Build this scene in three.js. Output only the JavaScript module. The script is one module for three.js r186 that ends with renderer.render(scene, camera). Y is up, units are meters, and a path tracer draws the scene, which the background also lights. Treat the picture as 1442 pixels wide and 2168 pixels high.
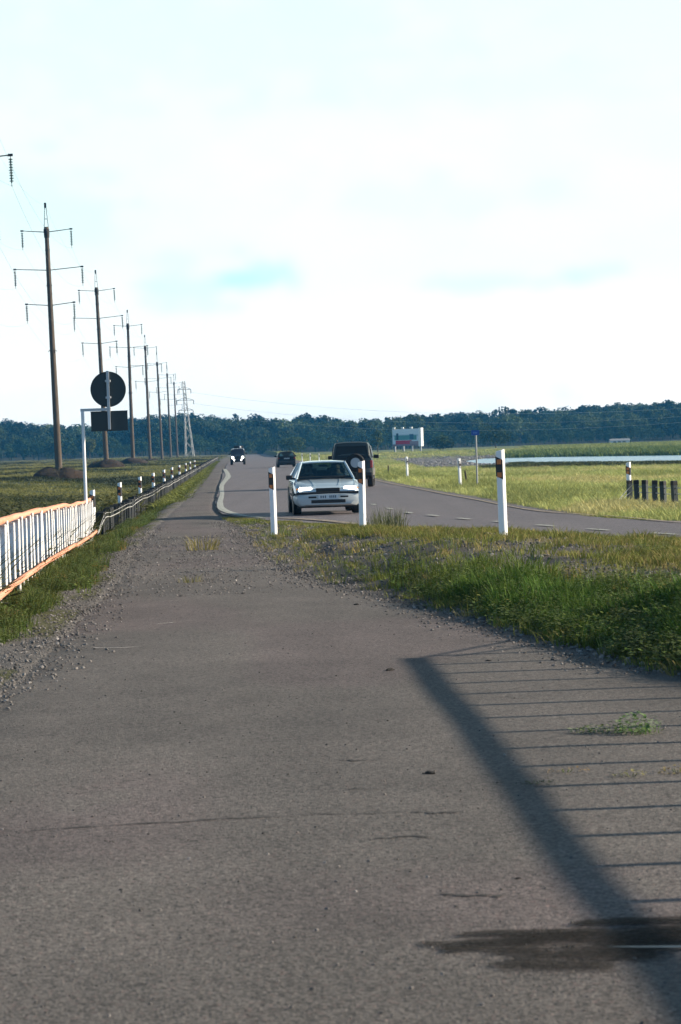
import * as THREE from 'three';
import { mergeGeometries, toCreasedNormals } from 'three/addons/utils/BufferGeometryUtils.js';
import { RoundedBoxGeometry } from 'three/addons/geometries/RoundedBoxGeometry.js';
import { MarchingCubes } from 'three/addons/objects/MarchingCubes.js';

// ------------------------------------------------------------------ camera, sky, sun, exposure
const scene = new THREE.Scene();
const camera = new THREE.PerspectiveCamera(21.92, 681 / 1024, 0.1, 6000);
camera.position.set(0, 1.7, 0);
camera.rotation.order = 'YXZ';
camera.rotation.set(THREE.MathUtils.degToRad(-1.41), 0, THREE.MathUtils.degToRad(-1.8));
camera.focus = 48; camera.userData.fStop = 9;
camera.updateMatrixWorld(true); camera.updateProjectionMatrix();

const renderer = new THREE.WebGLRenderer({ antialias: true });
renderer.setSize(681, 1024);
renderer.toneMapping = THREE.LinearToneMapping;
renderer.toneMappingExposure = 1.7;
renderer.shadowMap.enabled = true;

const SUN_EL = THREE.MathUtils.degToRad(19);
const SUN = new THREE.Vector3(Math.cos(SUN_EL) * 0.9985, Math.sin(SUN_EL), -Math.cos(SUN_EL) * 0.07).normalize();
const sun = new THREE.DirectionalLight(new THREE.Color().setRGB(1, 0.86, 0.68), 5);
sun.position.copy(SUN).multiplyScalar(400); sun.name = 'sun'; sun.castShadow = true; sun.shadow.radius = 1.7;
Object.assign(sun.shadow.camera, { left: -150, right: 150, top: 120, bottom: -120, near: 1, far: 1200 });
sun.shadow.mapSize.set(4096, 4096);
scene.add(sun); scene.add(sun.target);

// seeded numbers and noise
function rng(seed) { let a = seed >>> 0; return () => { a = (a + 0x6D2B79F5) | 0; let t = Math.imul(a ^ (a >>> 15), 1 | a); t = (t + Math.imul(t ^ (t >>> 7), 61 | t)) ^ t; return ((t ^ (t >>> 14)) >>> 0) / 4294967296; }; }
const h2 = (x, y, s) => { let n = Math.imul(x, 374761393) + Math.imul(y, 668265263) + Math.imul(s, 1274126177); n = Math.imul(n ^ (n >>> 13), 1274126177); return ((n ^ (n >>> 16)) >>> 0) / 4294967296; };
function noise(x, y, s = 0) {
  const xi = Math.floor(x), yi = Math.floor(y), fx = x - xi, fy = y - yi, u = fx * fx * (3 - 2 * fx), v = fy * fy * (3 - 2 * fy);
  const a = h2(xi, yi, s), b = h2(xi + 1, yi, s), c = h2(xi, yi + 1, s), d = h2(xi + 1, yi + 1, s);
  return a + (b - a) * u + (c - a) * v + (a - b - c + d) * u * v;
}
const fbm = (x, y, s = 0, o = 4) => { let t = 0, a = 0.5, n = 0; for (let i = 0; i < o; i++) { t += a * noise(x, y, s + i * 17); n += a; x *= 2.03; y *= 2.03; a *= 0.5; } return t / n; };
const clamp = (x, a = 0, b = 1) => Math.min(b, Math.max(a, x));
const sstep = (a, b, x) => { const t = clamp((x - a) / (b - a)); return t * t * (3 - 2 * t); };
const mix = (a, b, t) => a + (b - a) * t;
const mix3 = (a, b, t) => [mix(a[0], b[0], t), mix(a[1], b[1], t), mix(a[2], b[2], t)];

// the sky: a thin bright veil of cloud low down, with a few clear gaps, deepening to blue overhead
{
  const W = 2048, Hh = 1024, data = new Float32Array(W * Hh * 4), D = Math.PI / 180;
  const gaps = [[-1.75, 3.75, 1.0, 0.5, 0.85], [-2.9, 3.5, 1.5, 0.45, 0.45], [-3.4, 4.1, 0.9, 0.4, 0.3], [3.6, 3.45, 1.7, 0.24, 0.4], [5.4, 3.6, 1.0, 0.2, 0.4], [-3.2, 8.9, 7, 1.6, 0.16], [3.5, 7.6, 5, 0.5, 0.1], [2.2, 5.3, 4, 0.5, 0.14], [-6.3, 5.2, 2, 1.6, 0.3]];
  for (let j = 0; j < Hh; j++) {
    const el = ((j + 0.5) / Hh - 0.5) * Math.PI, e = el / D;
    for (let i = 0; i < W; i++) {
      const ph = ((i + 0.5) / W - 0.5) * 2 * Math.PI, k = (j * W + i) * 4;
      let az = ph / D + 90; if (az > 180) az -= 360;
      const low = [0.575, 0.69, 0.69], mid = [0.36, 0.54, 0.62], high = [0.016, 0.06, 0.12];
      const behind = sstep(55, 125, Math.abs(az));
      let c = mix3(mix3(mix3(mix3([0.86, 0.86, 0.81], low, sstep(0.3, 4.5, e)), mid, sstep(6, 20, e)), [0.34, 0.60, 0.90], behind), high, sstep(9, 28, e));
      // streaky cloud: flatter towards the horizon
      const sx = Math.cos(ph), sz = Math.sin(ph);
      const n = fbm(sx * 9 + 40, e * 0.34 + sz * 9, 5, 5) * 0.6 + fbm(sx * 26 + 7, e * 0.9 + sz * 26, 9, 4) * 0.4;
      const cover = sstep(0.38, 0.62, n);
      const tone = mix(1, 0.16, sstep(9, 30, e));
      c = mix3(c, [0.62 * tone, 0.68 * tone, 0.69 * tone], cover * mix(0.8, 0.4, sstep(10, 40, e)) * (1 - 0.9 * behind));
      for (const [ga, ge, wa, we, s] of gaps) {
        const wob = (fbm(az * 1.3, e * 3, 33, 4) - 0.5) * 1.6, q = Math.hypot((az - ga) / wa, (e - ge) / we) + wob;
        c = mix3(c, [0.35, 0.62, 0.66], s * (1 - sstep(0.35, 1.15, q)));
      }
      if (e < 0) c = [0.16, 0.15, 0.12];
      data[k] = c[0]; data[k + 1] = c[1]; data[k + 2] = c[2]; data[k + 3] = 1;
    }
  }
  const t = new THREE.DataTexture(data, W, Hh, THREE.RGBAFormat, THREE.FloatType);
  t.mapping = THREE.EquirectangularReflectionMapping; t.magFilter = THREE.LinearFilter; t.needsUpdate = true;
  scene.background = t; scene.environment = t;
}
scene.fog = new THREE.FogExp2(new THREE.Color().setRGB(0.08, 0.46, 1.0), 0.00016);

// ------------------------------------------------------------------ helpers
// measured points of the photograph (1442 x 2168) turned into places: on the plane y = h, or at a distance d ahead
const PW = 1442, PH = 2168;
function sight(px, py) { return new THREE.Vector3(px / PW * 2 - 1, 1 - py / PH * 2, 0.5).unproject(camera).sub(camera.position).normalize(); }
function onGround(px, py, h = 0) { const r = sight(px, py), t = (h - camera.position.y) / r.y; return [r.x * t, camera.position.z + r.z * t]; }
function ahead(px, py, d) { const r = sight(px, py), t = d / -r.z; return new THREE.Vector3(r.x * t, camera.position.y + r.y * t, -d); }

const lin = (r, g, b) => new THREE.Color().setRGB(r, g, b);
const std = (c, roughness = 0.9, more = {}) => new THREE.MeshStandardMaterial({ color: Array.isArray(c) ? lin(...c) : c, roughness, ...more });
const phys = (c, roughness, more = {}) => new THREE.MeshPhysicalMaterial({ color: Array.isArray(c) ? lin(...c) : c, roughness, ...more });
const names = {};
function numbered(n) { const k = names[n] = (names[n] ?? -1) + 1; return k ? n + '_' + String(k).padStart(3, '0') : n; }
function shade(o) { o.castShadow = o.receiveShadow = true; return o; }
function tag(o, label, category, group) { o.userData.label = label; o.userData.category = category; if (group) o.userData.group = group; return o; }
function thing(name, label, category, [x, y, z] = [0, 0, 0], turn = 0, group) {
  const o = new THREE.Group(); o.name = numbered(name); o.position.set(x, y, z); o.rotation.y = turn; scene.add(o);
  return tag(o, label, category, group);
}
function part(name, geo, mat, parent) {
  const g = Array.isArray(geo) ? join(geo) : geo, m = shade(new THREE.Mesh(g, mat)); m.name = parent ? name : numbered(name);
  (parent ?? scene).add(m); return m;
}
function join(list) {
  const l = list.map((g) => { const q = g.index ? g.toNonIndexed() : g; for (const k of Object.keys(q.attributes)) if (!['position', 'normal', 'uv'].includes(k)) q.deleteAttribute(k); if (!q.attributes.uv) q.setAttribute('uv', new THREE.BufferAttribute(new Float32Array(q.attributes.position.count * 2), 2)); return q; });
  return mergeGeometries(l);
}
function structure(name, geo, mat) { const m = part(name, geo, mat); m.userData.kind = 'structure'; return m; }
const box = (w, h, d, x = 0, y = 0, z = 0) => new THREE.BoxGeometry(w, h, d).translate(x, y, z);
const rbox = (w, h, d, r, x = 0, y = 0, z = 0) => new RoundedBoxGeometry(w, h, d, 2, r).translate(x, y, z);
const cyl = (r0, r1, h, n = 12, x = 0, y = 0, z = 0) => new THREE.CylinderGeometry(r1, r0, h, n).translate(x, y + h / 2, z);
function bar(a, b, r, n = 6) { // a round bar from a to b
  const p = new THREE.Vector3(...a), q = new THREE.Vector3(...b), l = p.distanceTo(q);
  const g = new THREE.CylinderGeometry(r, r, l, n); g.translate(0, l / 2, 0);
  g.applyQuaternion(new THREE.Quaternion().setFromUnitVectors(new THREE.Vector3(0, 1, 0), q.clone().sub(p).normalize())); g.translate(...a); return g;
}
function tube(pts, r, seg = 40, n = 6) { return new THREE.TubeGeometry(new THREE.CatmullRomCurve3(pts.map((p) => new THREE.Vector3(...p))), seg, r, n); }
function poly(corners, tri) { // flat-shaded faces from points
  const p = []; for (const [a, b, c] of tri) p.push(...corners[a], ...corners[b], ...corners[c]);
  const g = new THREE.BufferGeometry(); g.setAttribute('position', new THREE.Float32BufferAttribute(p, 3)); g.computeVertexNormals(); return g;
}
function slab(c, thick) { // a four-cornered panel with thickness along its normal
  const v = c.map((p) => new THREE.Vector3(...p)), n = v[1].clone().sub(v[0]).cross(v[3].clone().sub(v[0])).normalize().multiplyScalar(thick);
  const w = v.map((p) => p.clone().sub(n)), a = [...v, ...w].map((p) => p.toArray());
  return poly(a, [[0, 1, 2], [0, 2, 3], [4, 6, 5], [4, 7, 6], [0, 4, 5], [0, 5, 1], [1, 5, 6], [1, 6, 2], [2, 6, 7], [2, 7, 3], [3, 7, 4], [3, 4, 0]]);
}
function tex(size, f, { srgb = true, rep = 1, w = size, h = size } = {}) {
  const d = new Uint8Array(w * h * 4);
  for (let j = 0; j < h; j++) for (let i = 0; i < w; i++) { const c = f(i, j, w, h), k = (j * w + i) * 4; d[k] = clamp(c[0]) * 255; d[k + 1] = clamp(c[1]) * 255; d[k + 2] = clamp(c[2]) * 255; d[k + 3] = 255; }
  const t = new THREE.DataTexture(d, w, h); t.wrapS = t.wrapT = THREE.RepeatWrapping; t.magFilter = THREE.LinearFilter; t.minFilter = THREE.LinearMipmapLinearFilter; t.generateMipmaps = true;
  if (srgb) t.colorSpace = THREE.SRGBColorSpace; t.repeat.set(rep, rep); t.needsUpdate = true; return t;
}
const toS = (x) => x <= 0.0031308 ? 12.92 * x : 1.055 * Math.pow(x, 1 / 2.4) - 0.055;

// ------------------------------------------------------------------ the lie of the land
const curve = (pts) => { // x as a function of z, points sorted by distance
  const q = pts.slice().sort((a, b) => b[1] - a[1]);
  return (z) => {
    if (z >= q[0][1]) { const [a, b] = q, s = (a[0] - b[0]) / (a[1] - b[1]); return a[0] + s * (z - a[1]); }
    for (let i = 1; i < q.length; i++) if (z >= q[i][1]) {
      const p0 = q[Math.max(0, i - 2)], p1 = q[i - 1], p2 = q[i], p3 = q[Math.min(q.length - 1, i + 1)];
      const t = (z - p1[1]) / (p2[1] - p1[1]), m1 = i > 1 ? (p2[0] - p0[0]) / (p2[1] - p0[1]) : (p2[0] - p1[0]) / (p2[1] - p1[1]), m2 = i < q.length - 1 ? (p3[0] - p1[0]) / (p3[1] - p1[1]) : (p2[0] - p1[0]) / (p2[1] - p1[1]), dz = p2[1] - p1[1];
      const t2 = t * t, t3 = t2 * t;
      return (2 * t3 - 3 * t2 + 1) * p1[0] + (t3 - 2 * t2 + t) * m1 * dz + (-2 * t3 + 3 * t2) * p2[0] + (t3 - t2) * m2 * dz;
    }
    const a = q[q.length - 1], b = q[q.length - 2]; return a[0] + (b[0] - a[0]) / (b[1] - a[1]) * (z - a[1]);
  };
};
const pathL = curve([[-3.6, 8], [-2.6, -8], [-2.55, -14], onGround(0, 1452), onGround(110, 1350), onGround(230, 1235), onGround(292, 1150), onGround(345, 1095), onGround(405, 1045), onGround(437, 1008), onGround(455, 985), onGround(468, 973)]);
const pathR = curve([[7.5, 8], [6.8, -8], [5.4, -13], [3.9, -16], onGround(1442, 1432), onGround(1200, 1372), onGround(1010, 1318), onGround(840, 1268), onGround(690, 1235), onGround(590, 1190), onGround(505, 1118), onGround(462, 1084), onGround(464, 1040), onGround(474, 1000), onGround(486, 978)]);
const roadL = curve([[44, 10], [24, -9], [13, -25], onGround(1442, 1160), onGround(1063, 1140), onGround(740, 1115), onGround(520, 1099), onGround(462, 1083), onGround(464, 1040), onGround(474, 1000), onGround(486, 978), [-22.5, -600], [-33.6, -900]]);
const roadR = curve([[58, 4], [36, -16], [20, -34], onGround(1442, 1105), onGround(1150, 1081), onGround(1000, 1054), onGround(820, 1021), onGround(690, 990), onGround(635, 976), [-14.5, -600], [-25, -900]]);
const fenceX = (d) => -5.65 - 0.0388 * (d - 62.4);        // the dark fence, and (nearer than 60 m) the white one
const whiteX = (d) => -3.82 - 0.0613 * (d - 29.5);
const fenceY = (d) => d < 29.5 ? 0 : d < 61 ? mix(0, -0.3, sstep(29.5, 61, d)) : mix(-0.3, 0, sstep(70, 420, d));   // the verge falls away along the fence
const waterShore = [[21, -440], [20, -370], [27, -322], [37, -285], [62, -240], [115, -200], [250, -170], [400, -330], [200, -370], [110, -395], [54, -420], [38, -480], [27, -490]];
function polyDist(x, z, P) { // signed: negative inside
  let d = 1e9, ins = false;
  for (let i = 0, j = P.length - 1; i < P.length; j = i++) {
    const [xi, zi] = P[i], [xj, zj] = P[j], ex = xj - xi, ez = zj - zi, t = clamp(((x - xi) * ex + (z - zi) * ez) / (ex * ex + ez * ez));
    d = Math.min(d, Math.hypot(x - xi - ex * t, z - zi - ez * t));
    if ((zi > z) !== (zj > z) && x < ex * (z - zi) / ez + xi) ins = !ins;
  }
  return ins ? -d : d;
}
const skyline = [[-400, 895], [0, 889], [60, 891], [120, 899], [200, 900], [260, 893], [320, 881], [400, 872], [480, 874], [560, 878], [640, 873], [700, 879], [770, 883], [840, 882], [900, 871], [1000, 869], [1100, 866], [1180, 860], [1260, 853], [1350, 850], [1442, 845], [1900, 835]];
function topLine(px) { for (let i = 1; i < skyline.length; i++) if (px <= skyline[i][0]) { const [a, b] = [skyline[i - 1], skyline[i]]; return mix(a[1], b[1], (px - a[0]) / (b[0] - a[0])); } return 835; }
const horizonAt = (px) => 946 - 0.0314 * (px - 721);
function hillTop(x, d) { const px = clamp(721 + 5600 * x / Math.max(d, 1), -400, 1900); return 1.7 + (horizonAt(px) - topLine(px)) / 5600 * 1300; }   // treetops at 1300 m
const mounds = [];                                          // [x, z, radius, height], filled from the power line
const POLES = [], onMound = (x, z) => mounds.some(([a, b, r]) => Math.hypot(x - a, z - b) < r * 1.05); for (let k = 0; k < 8; k++) { const d = 142 + 91.3 * k; POLES.push([-20.9 - 0.0418 * (d - 142), -d]); }
POLES[0][0] = ahead(22, 343, 142).x - 2.95 + 0.016 * 17.5;
POLES.forEach(([x, z], k) => mounds.push([x, z, 2.3, k < 4 ? 0.95 : 0.5]));

const bankHeight = (z) => z < -60 ? 0 : z < -50 ? mix(0.16, 0, (-50 - z) / 10) : z < -36 ? mix(0.38, 0.16, (-36 - z) / 14) : z < -17 ? mix(0.26, 0.38, (-17 - z) / 19) : 0.26 * sstep(-5, -17, z);
function zone(x, z) {
  const d = -z;
  if (x > pathL(z) && x < pathR(z) && z > -500) return 'path';
  if (z < 12 && x > roadL(z) && x < roadR(z)) return 'road';
  if (z > -66 && x >= pathR(z) && x <= roadL(z)) return 'bank';
  return x > (roadL(z) + roadR(z)) / 2 ? 'right' : 'left';
}
function land(x, z) {
  const d = -z, zn = zone(x, z), far = Math.hypot(x, z);
  let y = 0;
  if (zn === 'path') y = -0.05 * sstep(0.02, 0.3, Math.min(x - pathL(z), pathR(z) - x));
  else if (zn === 'road') y = -0.05 * sstep(0.02, 0.5, Math.min(x - roadL(z), roadR(z) - x));
  else if (zn === 'bank') {
    const a = x - pathR(z), b = roadL(z) - x, H = bankHeight(z);
    y = H * sstep(0, 2.1, a) * sstep(0, Math.max(1.5, Math.min(4.5, (a + b) * 0.6)), b) + (fbm(x * 1.3, z * 0.9, 3, 3) - 0.5) * 0.16 * sstep(0.05, 0.6, Math.min(a, b));
  } else if (zn === 'right') {
    const b = x - roadR(z);
    y = -0.1 * sstep(0.4, 5, b) - 0.98 * sstep(85, 260, d) * sstep(1, 9, b) + (fbm(x * 0.5, z * 0.25, 8, 3) - 0.5) * 0.2 * sstep(0.5, 4, b);
    const w = polyDist(x, z, waterShore);
    if (far < 700) y = mix(y, w < 0 ? -2.2 : -1.15, w < 0 ? 1 : 1 - sstep(0, 30, w));
    if (w >= 0 && w < 3) y = mix(-1.45, y, w / 3);
    if (d > 350 && w > 4) y += 1.1 * sstep(380, 640, d) * sstep(4, 60, w);
  } else {
    const edge = d > 60 ? fenceX(d) : whiteX(Math.max(d, 5)), b = edge - x;
    if (b <= 0) y = fenceY(d) * sstep(0, 1, (pathL(z) - x) / Math.max(0.3, pathL(z) - edge)) + (fbm(x * 2, z * 1.2, 15, 2) - 0.5) * 0.06 * sstep(0, 0.3, pathL(z) - x);
    else y = fenceY(d) - 0.6 * sstep(0.3, 3, b) * (1 - 0.8 * sstep(6, 16, b)) * (1 - sstep(150, 320, d)) + (fbm(x * 0.35, z * 0.2, 12, 3) - 0.5) * 0.45 * sstep(0.6, 5, b);
    y += 0.35 * sstep(250, 800, d) * sstep(4, 20, b);
    
  }
  if (far > 900) y += (hillTop(x, Math.max(d, far * 0.6)) - 12.5) * sstep(940, 1310, far) + (fbm(x * 0.01, z * 0.01, 21, 3) - 0.5) * 5 * sstep(1000, 1300, far);
  return y;
}
const shoreStones = (x, z) => { const w = polyDist(x, z, waterShore); return w > -1 && w < 34 && x / -z < 0.066 && z < -300 && x > 10 ? 1 - sstep(20, 34, w) : 0; };

function onLand(px, py) { const r = sight(px, py); let t = 4; for (; t < 900; t *= 1.002) { const x = r.x * t, z = r.z * t; if (camera.position.y + r.y * t < land(x, z)) break; } return [r.x * t, r.z * t]; }
// ground colour by what grows or lies there
const dryG = [0.36, 0.30, 0.10], fieldG = [0.40, 0.46, 0.12], oliveG = [0.12, 0.125, 0.035], deepG = [0.045, 0.075, 0.022], gravelC = [0.21, 0.195, 0.185], soilC = [0.085, 0.065, 0.045];
function bankGreen(x, z) { // 0 gravel ... 1 lush: the foot of the bank is lush near the camera, thin and stony farther off
  const a = x - pathR(z), n = fbm(x * 0.9, z * 0.45, 41, 3);
  const near = sstep(-38, -24, z);
  return clamp(sstep(0.0, 0.5, a) * (0.12 + 1.0 * near) * (1 - sstep(mix(0.6, 1.0, near), mix(1.2, 1.9, near), a + (n - 0.5) * 1.8 - 0.9 * sstep(-27, -21, z))) + (n - 0.55) * 0.8);
}
function bankDry(x, z) { const a = x - pathR(z), b = roadL(z) - x, n = fbm(x * 0.8, z * 0.35, 43, 3); return clamp(sstep(mix(0.9, 2.3, sstep(-43, -31, z)), mix(1.8, 3.2, sstep(-43, -31, z)), a + (n - 0.5) * 1.8) * (0.6 + 1.1 * (n - 0.35)) + (n - 0.6) * 0.5 + (1 - sstep(0.2, 1.6, b)) * 0.25); }
function groundColour(x, z) {
  const zn = zone(x, z), d = -z, n = fbm(x * 0.6, z * 0.22, 51, 4), f = fbm(x * 4, z * 1.4, 61, 3);
  let c;
  if (zn === 'bank') {
    c = mix3(gravelC, soilC, 0.45 * f);
    c = mix3(c, dryG, bankDry(x, z) * 0.8); c = mix3(c, deepG, bankGreen(x, z));
  } else if (zn === 'right') {
    c = mix3(fieldG, dryG, sstep(0.4, 0.75, n)); c = mix3(c, oliveG, 0.6 * sstep(0.5, 0.85, f));
    const b = x - roadR(z); c = mix3(gravelC, c, sstep(0.05, 0.9, b + (f - 0.5)));
    const s = shoreStones(x, z); c = mix3(c, [0.2, 0.195, 0.185], s * sstep(0.3, 0.5, f + 0.1));
    if (d > 380) c = mix3(c, [0.2, 0.25, 0.075], sstep(380, 450, d) * (1 - s));
    const w = polyDist(x, z, waterShore); if (w < 1.5) c = mix3(c, soilC, 0.8);
  } else if (zn === 'left') {
    const edge = d > 60 ? fenceX(d) : whiteX(Math.max(d, 5)), b = edge - x;
    if (b < 0) { c = mix3(gravelC, oliveG, sstep(0.45, 0.62, fbm(x * 2, z * 0.5, 71, 3) + 0.25 * sstep(0.6, 0, -b))); }
    else { c = mix3([0.11, 0.12, 0.034], [0.17, 0.155, 0.05], sstep(0.4, 0.7, n)); c = mix3(c, soilC, 0.7 * sstep(0.55, 0.8, f)); c = mix3(deepG, c, sstep(8, 26, b)); c = mix3(c, [0.2, 0.2, 0.07], sstep(380, 700, d)); }
  } else c = gravelC;
  if (Math.hypot(x, z) > 930) c = mix3(c, [0.035, 0.055, 0.022], sstep(930, 990, Math.hypot(x, z)));
  return c;
}

{ // one sheet of land, finer where the camera looks
  const A = []; for (let a = -180; a < -12; a += 4) A.push(a); for (let a = -12; a <= 12; a += 0.075) A.push(a); for (let a = 14; a < 180; a += 4) A.push(a); A.push(180);
  const R = [0.5]; let r = 2.4; while (r < 1950) { R.push(r); r *= 1.0165; } R.push(2000);
  const P = [], C = [], UV = [], I = [], nA = A.length;
  for (const rr of R) for (const a of A) {
    const t = a * Math.PI / 180, x = rr * Math.sin(t), z = -rr * Math.cos(t);
    P.push(x, land(x, z), z); C.push(...groundColour(x, z)); UV.push(x, z);
  }
  for (let j = 0; j < R.length - 1; j++) for (let i = 0; i < nA - 1; i++) { const a = j * nA + i; I.push(a, a + 1, a + nA, a + 1, a + nA + 1, a + nA); }
  const c0 = P.length / 3; P.push(0, -0.05, 0); C.push(...gravelC); UV.push(0, 0);
  for (let i = 0; i < nA - 1; i++) I.push(c0, i + 1, i);
  const g = new THREE.BufferGeometry();
  g.setAttribute('position', new THREE.Float32BufferAttribute(P, 3)); g.setAttribute('color', new THREE.Float32BufferAttribute(C, 3)); g.setAttribute('uv', new THREE.Float32BufferAttribute(UV, 2)); g.setIndex(I); g.computeVertexNormals();
  const grain = tex(512, (i, j) => { const v = 0.72 + 0.28 * (0.5 * h2(i, j, 1) + 0.5 * noise(i / 4, j / 4, 2)); return [v, v, v]; }, { rep: 0.6 });
  const bumps = tex(256, (i, j) => { const v = 0.5 * h2(i, j, 5) + 0.5 * noise(i / 5, j / 5, 6); return [v, v, v]; }, { srgb: false, rep: 0.8 });
  structure('ground', g, new THREE.MeshStandardMaterial({ vertexColors: true, map: grain, roughness: 1, bumpMap: bumps, bumpScale: 0.03 }));
}

// asphalt: fine stone grain, worn and patched at a larger scale
const aspBase = [0.153, 0.136, 0.124];
const aspTex = tex(1024, (i, j) => {
  const w = (k) => k & 1023;
  const px = h2(w(i), w(j), 3), cell = h2(w(i) >> 1, w(j) >> 1, 4), c4 = h2(w(i) >> 2, w(j) >> 2, 6), c8 = noise(w(i) / 6, w(j) / 6, 7), wob = (Math.sin(i / 1024 * 6.283 * 3) + Math.cos(j / 1024 * 6.283 * 2)) * 0.03;
  let v = -0.16 + 0.22 * px + 0.5 * cell + 0.95 * c4 + 0.7 * (c8 - 0.1) + wob; v = Math.max(0.2, v); if (h2(w(i) >> 1, w(j) >> 1, 9) > 0.994) v += 0.9; if (h2(w(i) >> 1, w(j) >> 1, 11) > 0.97) v *= 0.5;
  const red = h2(w(i) >> 2, w(j) >> 2, 14) > 0.97 ? 1.25 : 1;
  return [toS(aspBase[0] * v * red), toS(aspBase[1] * v), toS(aspBase[2] * v)];
}, { rep: 1 / 3.1 });
const aspBump = tex(512, (i, j) => { const v = 0.5 * h2(i, j, 21) + 0.5 * h2(i >> 1, j >> 1, 22); return [v, v, v]; }, { srgb: false, rep: 1 / 1.9 });
const asphalt = new THREE.MeshStandardMaterial({ vertexColors: true, map: aspTex, roughness: 0.8, bumpMap: aspBump, bumpScale: 0.004 });
function strip(L, Rr, z0, z1, ratio, cols, tone, lift) {
  const P = [], C = [], UV = [], I = []; let rows = 0;
  for (let d = -z0; ; ) {
    const z = -d, a = L(z), b = Rr(z);
    for (let c = 0; c <= cols; c++) { const x = mix(a, b, c / cols), u = Math.min(x - a, b - x); P.push(x, lift(x, z, u), z); C.push(...tone(x, z, u)); UV.push(x, z); }
    rows++; if (d >= -z1) break; d = Math.min(-z1, d < 6 ? d + 0.25 : d * ratio);
  }
  const n = cols + 1; for (let j = 0; j < rows - 1; j++) for (let i = 0; i < cols; i++) { const a = j * n + i; I.push(a, a + 1, a + n, a + 1, a + n + 1, a + n); }
  const g = new THREE.BufferGeometry(); g.setAttribute('position', new THREE.Float32BufferAttribute(P, 3)); g.setAttribute('color', new THREE.Float32BufferAttribute(C, 3)); g.setAttribute('uv', new THREE.Float32BufferAttribute(UV, 2)); g.setIndex(I); g.computeVertexNormals(); return g;
}
const raggedL = (z) => pathL(z) + (fbm(z * 1.6, 3, 81, 4) - 0.5) * 0.5, raggedR = (z) => pathR(z) + (z > -66 ? (fbm(z * 1.6, 9, 83, 4) - 0.5) * 0.45 : -0.02);
const roadEdgeL = (z) => roadL(z) + (fbm(z * 1.2, 5, 87, 4) - 0.5) * 0.2, roadEdgeR = (z) => roadR(z) + (fbm(z * 1.2, 7, 89, 4) - 0.5) * 0.3;
const path = structure('path', strip(raggedL, raggedR, 3, -480, 1.011, 44, (x, z, u) => {
  const n = fbm(x * 0.9, z * 0.5, 91, 4), p = fbm(x * 2.6 + 9, z * 1.6, 93, 3), t = 0.82 + 0.5 * (n - 0.5) + 0.26 * (p - 0.5) + 0.10 * (noise(x * 6, z * 3.2, 99) - 0.5);
  const pink = sstep(0.5, 0.7, fbm(x * 0.5 + 3, z * 0.25, 95, 2));
  return [clamp(t * (1 + 0.05 * pink)), clamp(t * (1 - 0.03 * pink)), clamp(t * (1 + 0.02 * pink))];
}, (x, z, u) => 0.012 * (fbm(x * 0.8, z * 0.5, 97, 2) - 0.5) - 0.02 * (1 - sstep(0, 0.25, u)) + 0.004), asphalt);
const road = structure('road', strip(roadEdgeL, roadEdgeR, -2, -900, 1.012, 30, (x, z, u) => {
  const n = fbm(x * 0.5, z * 0.12, 101, 4), p = fbm(x * 2.2, z * 0.3, 103, 3), t = 0.93 + 0.22 * (n - 0.5) + 0.12 * (p - 0.5);
  return [clamp(t * 0.99), clamp(t * 0.985), clamp(t * 1.04)];
}, (x, z, u) => 0.03 + 0.03 * (fbm(x * 0.2, z * 0.1, 107, 2) - 0.5)), new THREE.MeshStandardMaterial({ color: lin(1.2, 1.21, 1.34), vertexColors: true, map: aspTex, roughness: 0.68, bumpMap: aspBump, bumpScale: 0.004 }));

// markings: a broad pale edge band, a thin worn line on the far side, and the centre dashes
const roadY = (x, z) => 0.03 + 0.03 * (fbm(x * 0.2, z * 0.1, 107, 2) - 0.5);
const wornPaint = tex(256, (i, j) => { const n = 0.55 * noise(i / 18, j / 18, 7) + 0.45 * h2(i >> 1, j >> 1, 8); const v = n > 0.4 ? 0.82 + 0.1 * n : 0.6; return [v, v * 0.99, v * 0.95]; }, { rep: 0.5 });
const paint = new THREE.MeshStandardMaterial({ color: lin(0.62, 0.66, 0.66), map: wornPaint, roughness: 0.75 });
const paintTan = new THREE.MeshStandardMaterial({ color: lin(0.52, 0.44, 0.36), map: wornPaint, roughness: 0.8 });
function ribbon(pts, widths, lift) {
  const c = new THREE.CatmullRomCurve3(pts.map(([x, z]) => new THREE.Vector3(x, 0, z)), false, 'centripetal'), N = pts.length * 10, P = [], UV = [], I = [];
  let s = 0, last = null;
  for (let i = 0; i <= N; i++) {
    const t = i / N, p = c.getPoint(t), q = c.getTangent(t), w = (() => { const f = t * (widths.length - 1), k = Math.min(widths.length - 2, Math.floor(f)); return mix(widths[k], widths[k + 1], f - k); })() * (0.92 + 0.16 * noise(i * 0.7, 1, 4));
    if (last) s += p.distanceTo(last); last = p;
    for (const e of [-1, 1]) { const x = p.x - q.z * e * w / 2, z = p.z + q.x * e * w / 2; P.push(x, Math.max(roadY(x, z), lift ?? 0) + 0.006, z); UV.push(e * w / 2, s); }
  }
  for (let i = 0; i < N; i++) { const a = 2 * i; I.push(a, a + 2, a + 1, a + 1, a + 2, a + 3); }
  const g = new THREE.BufferGeometry(); g.setAttribute('position', new THREE.Float32BufferAttribute(P, 3)); g.setAttribute('uv', new THREE.Float32BufferAttribute(UV, 2)); g.setIndex(I); g.computeVertexNormals();
  const n = g.attributes.normal; for (let i = 0; i < n.count; i++) if (n.getY(i) < 0) { g.setIndex(I.map((_, k) => I[k - k % 3 + [0, 2, 1][k % 3]])); g.computeVertexNormals(); break; }
  return g;
}
const G = onGround;
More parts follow.
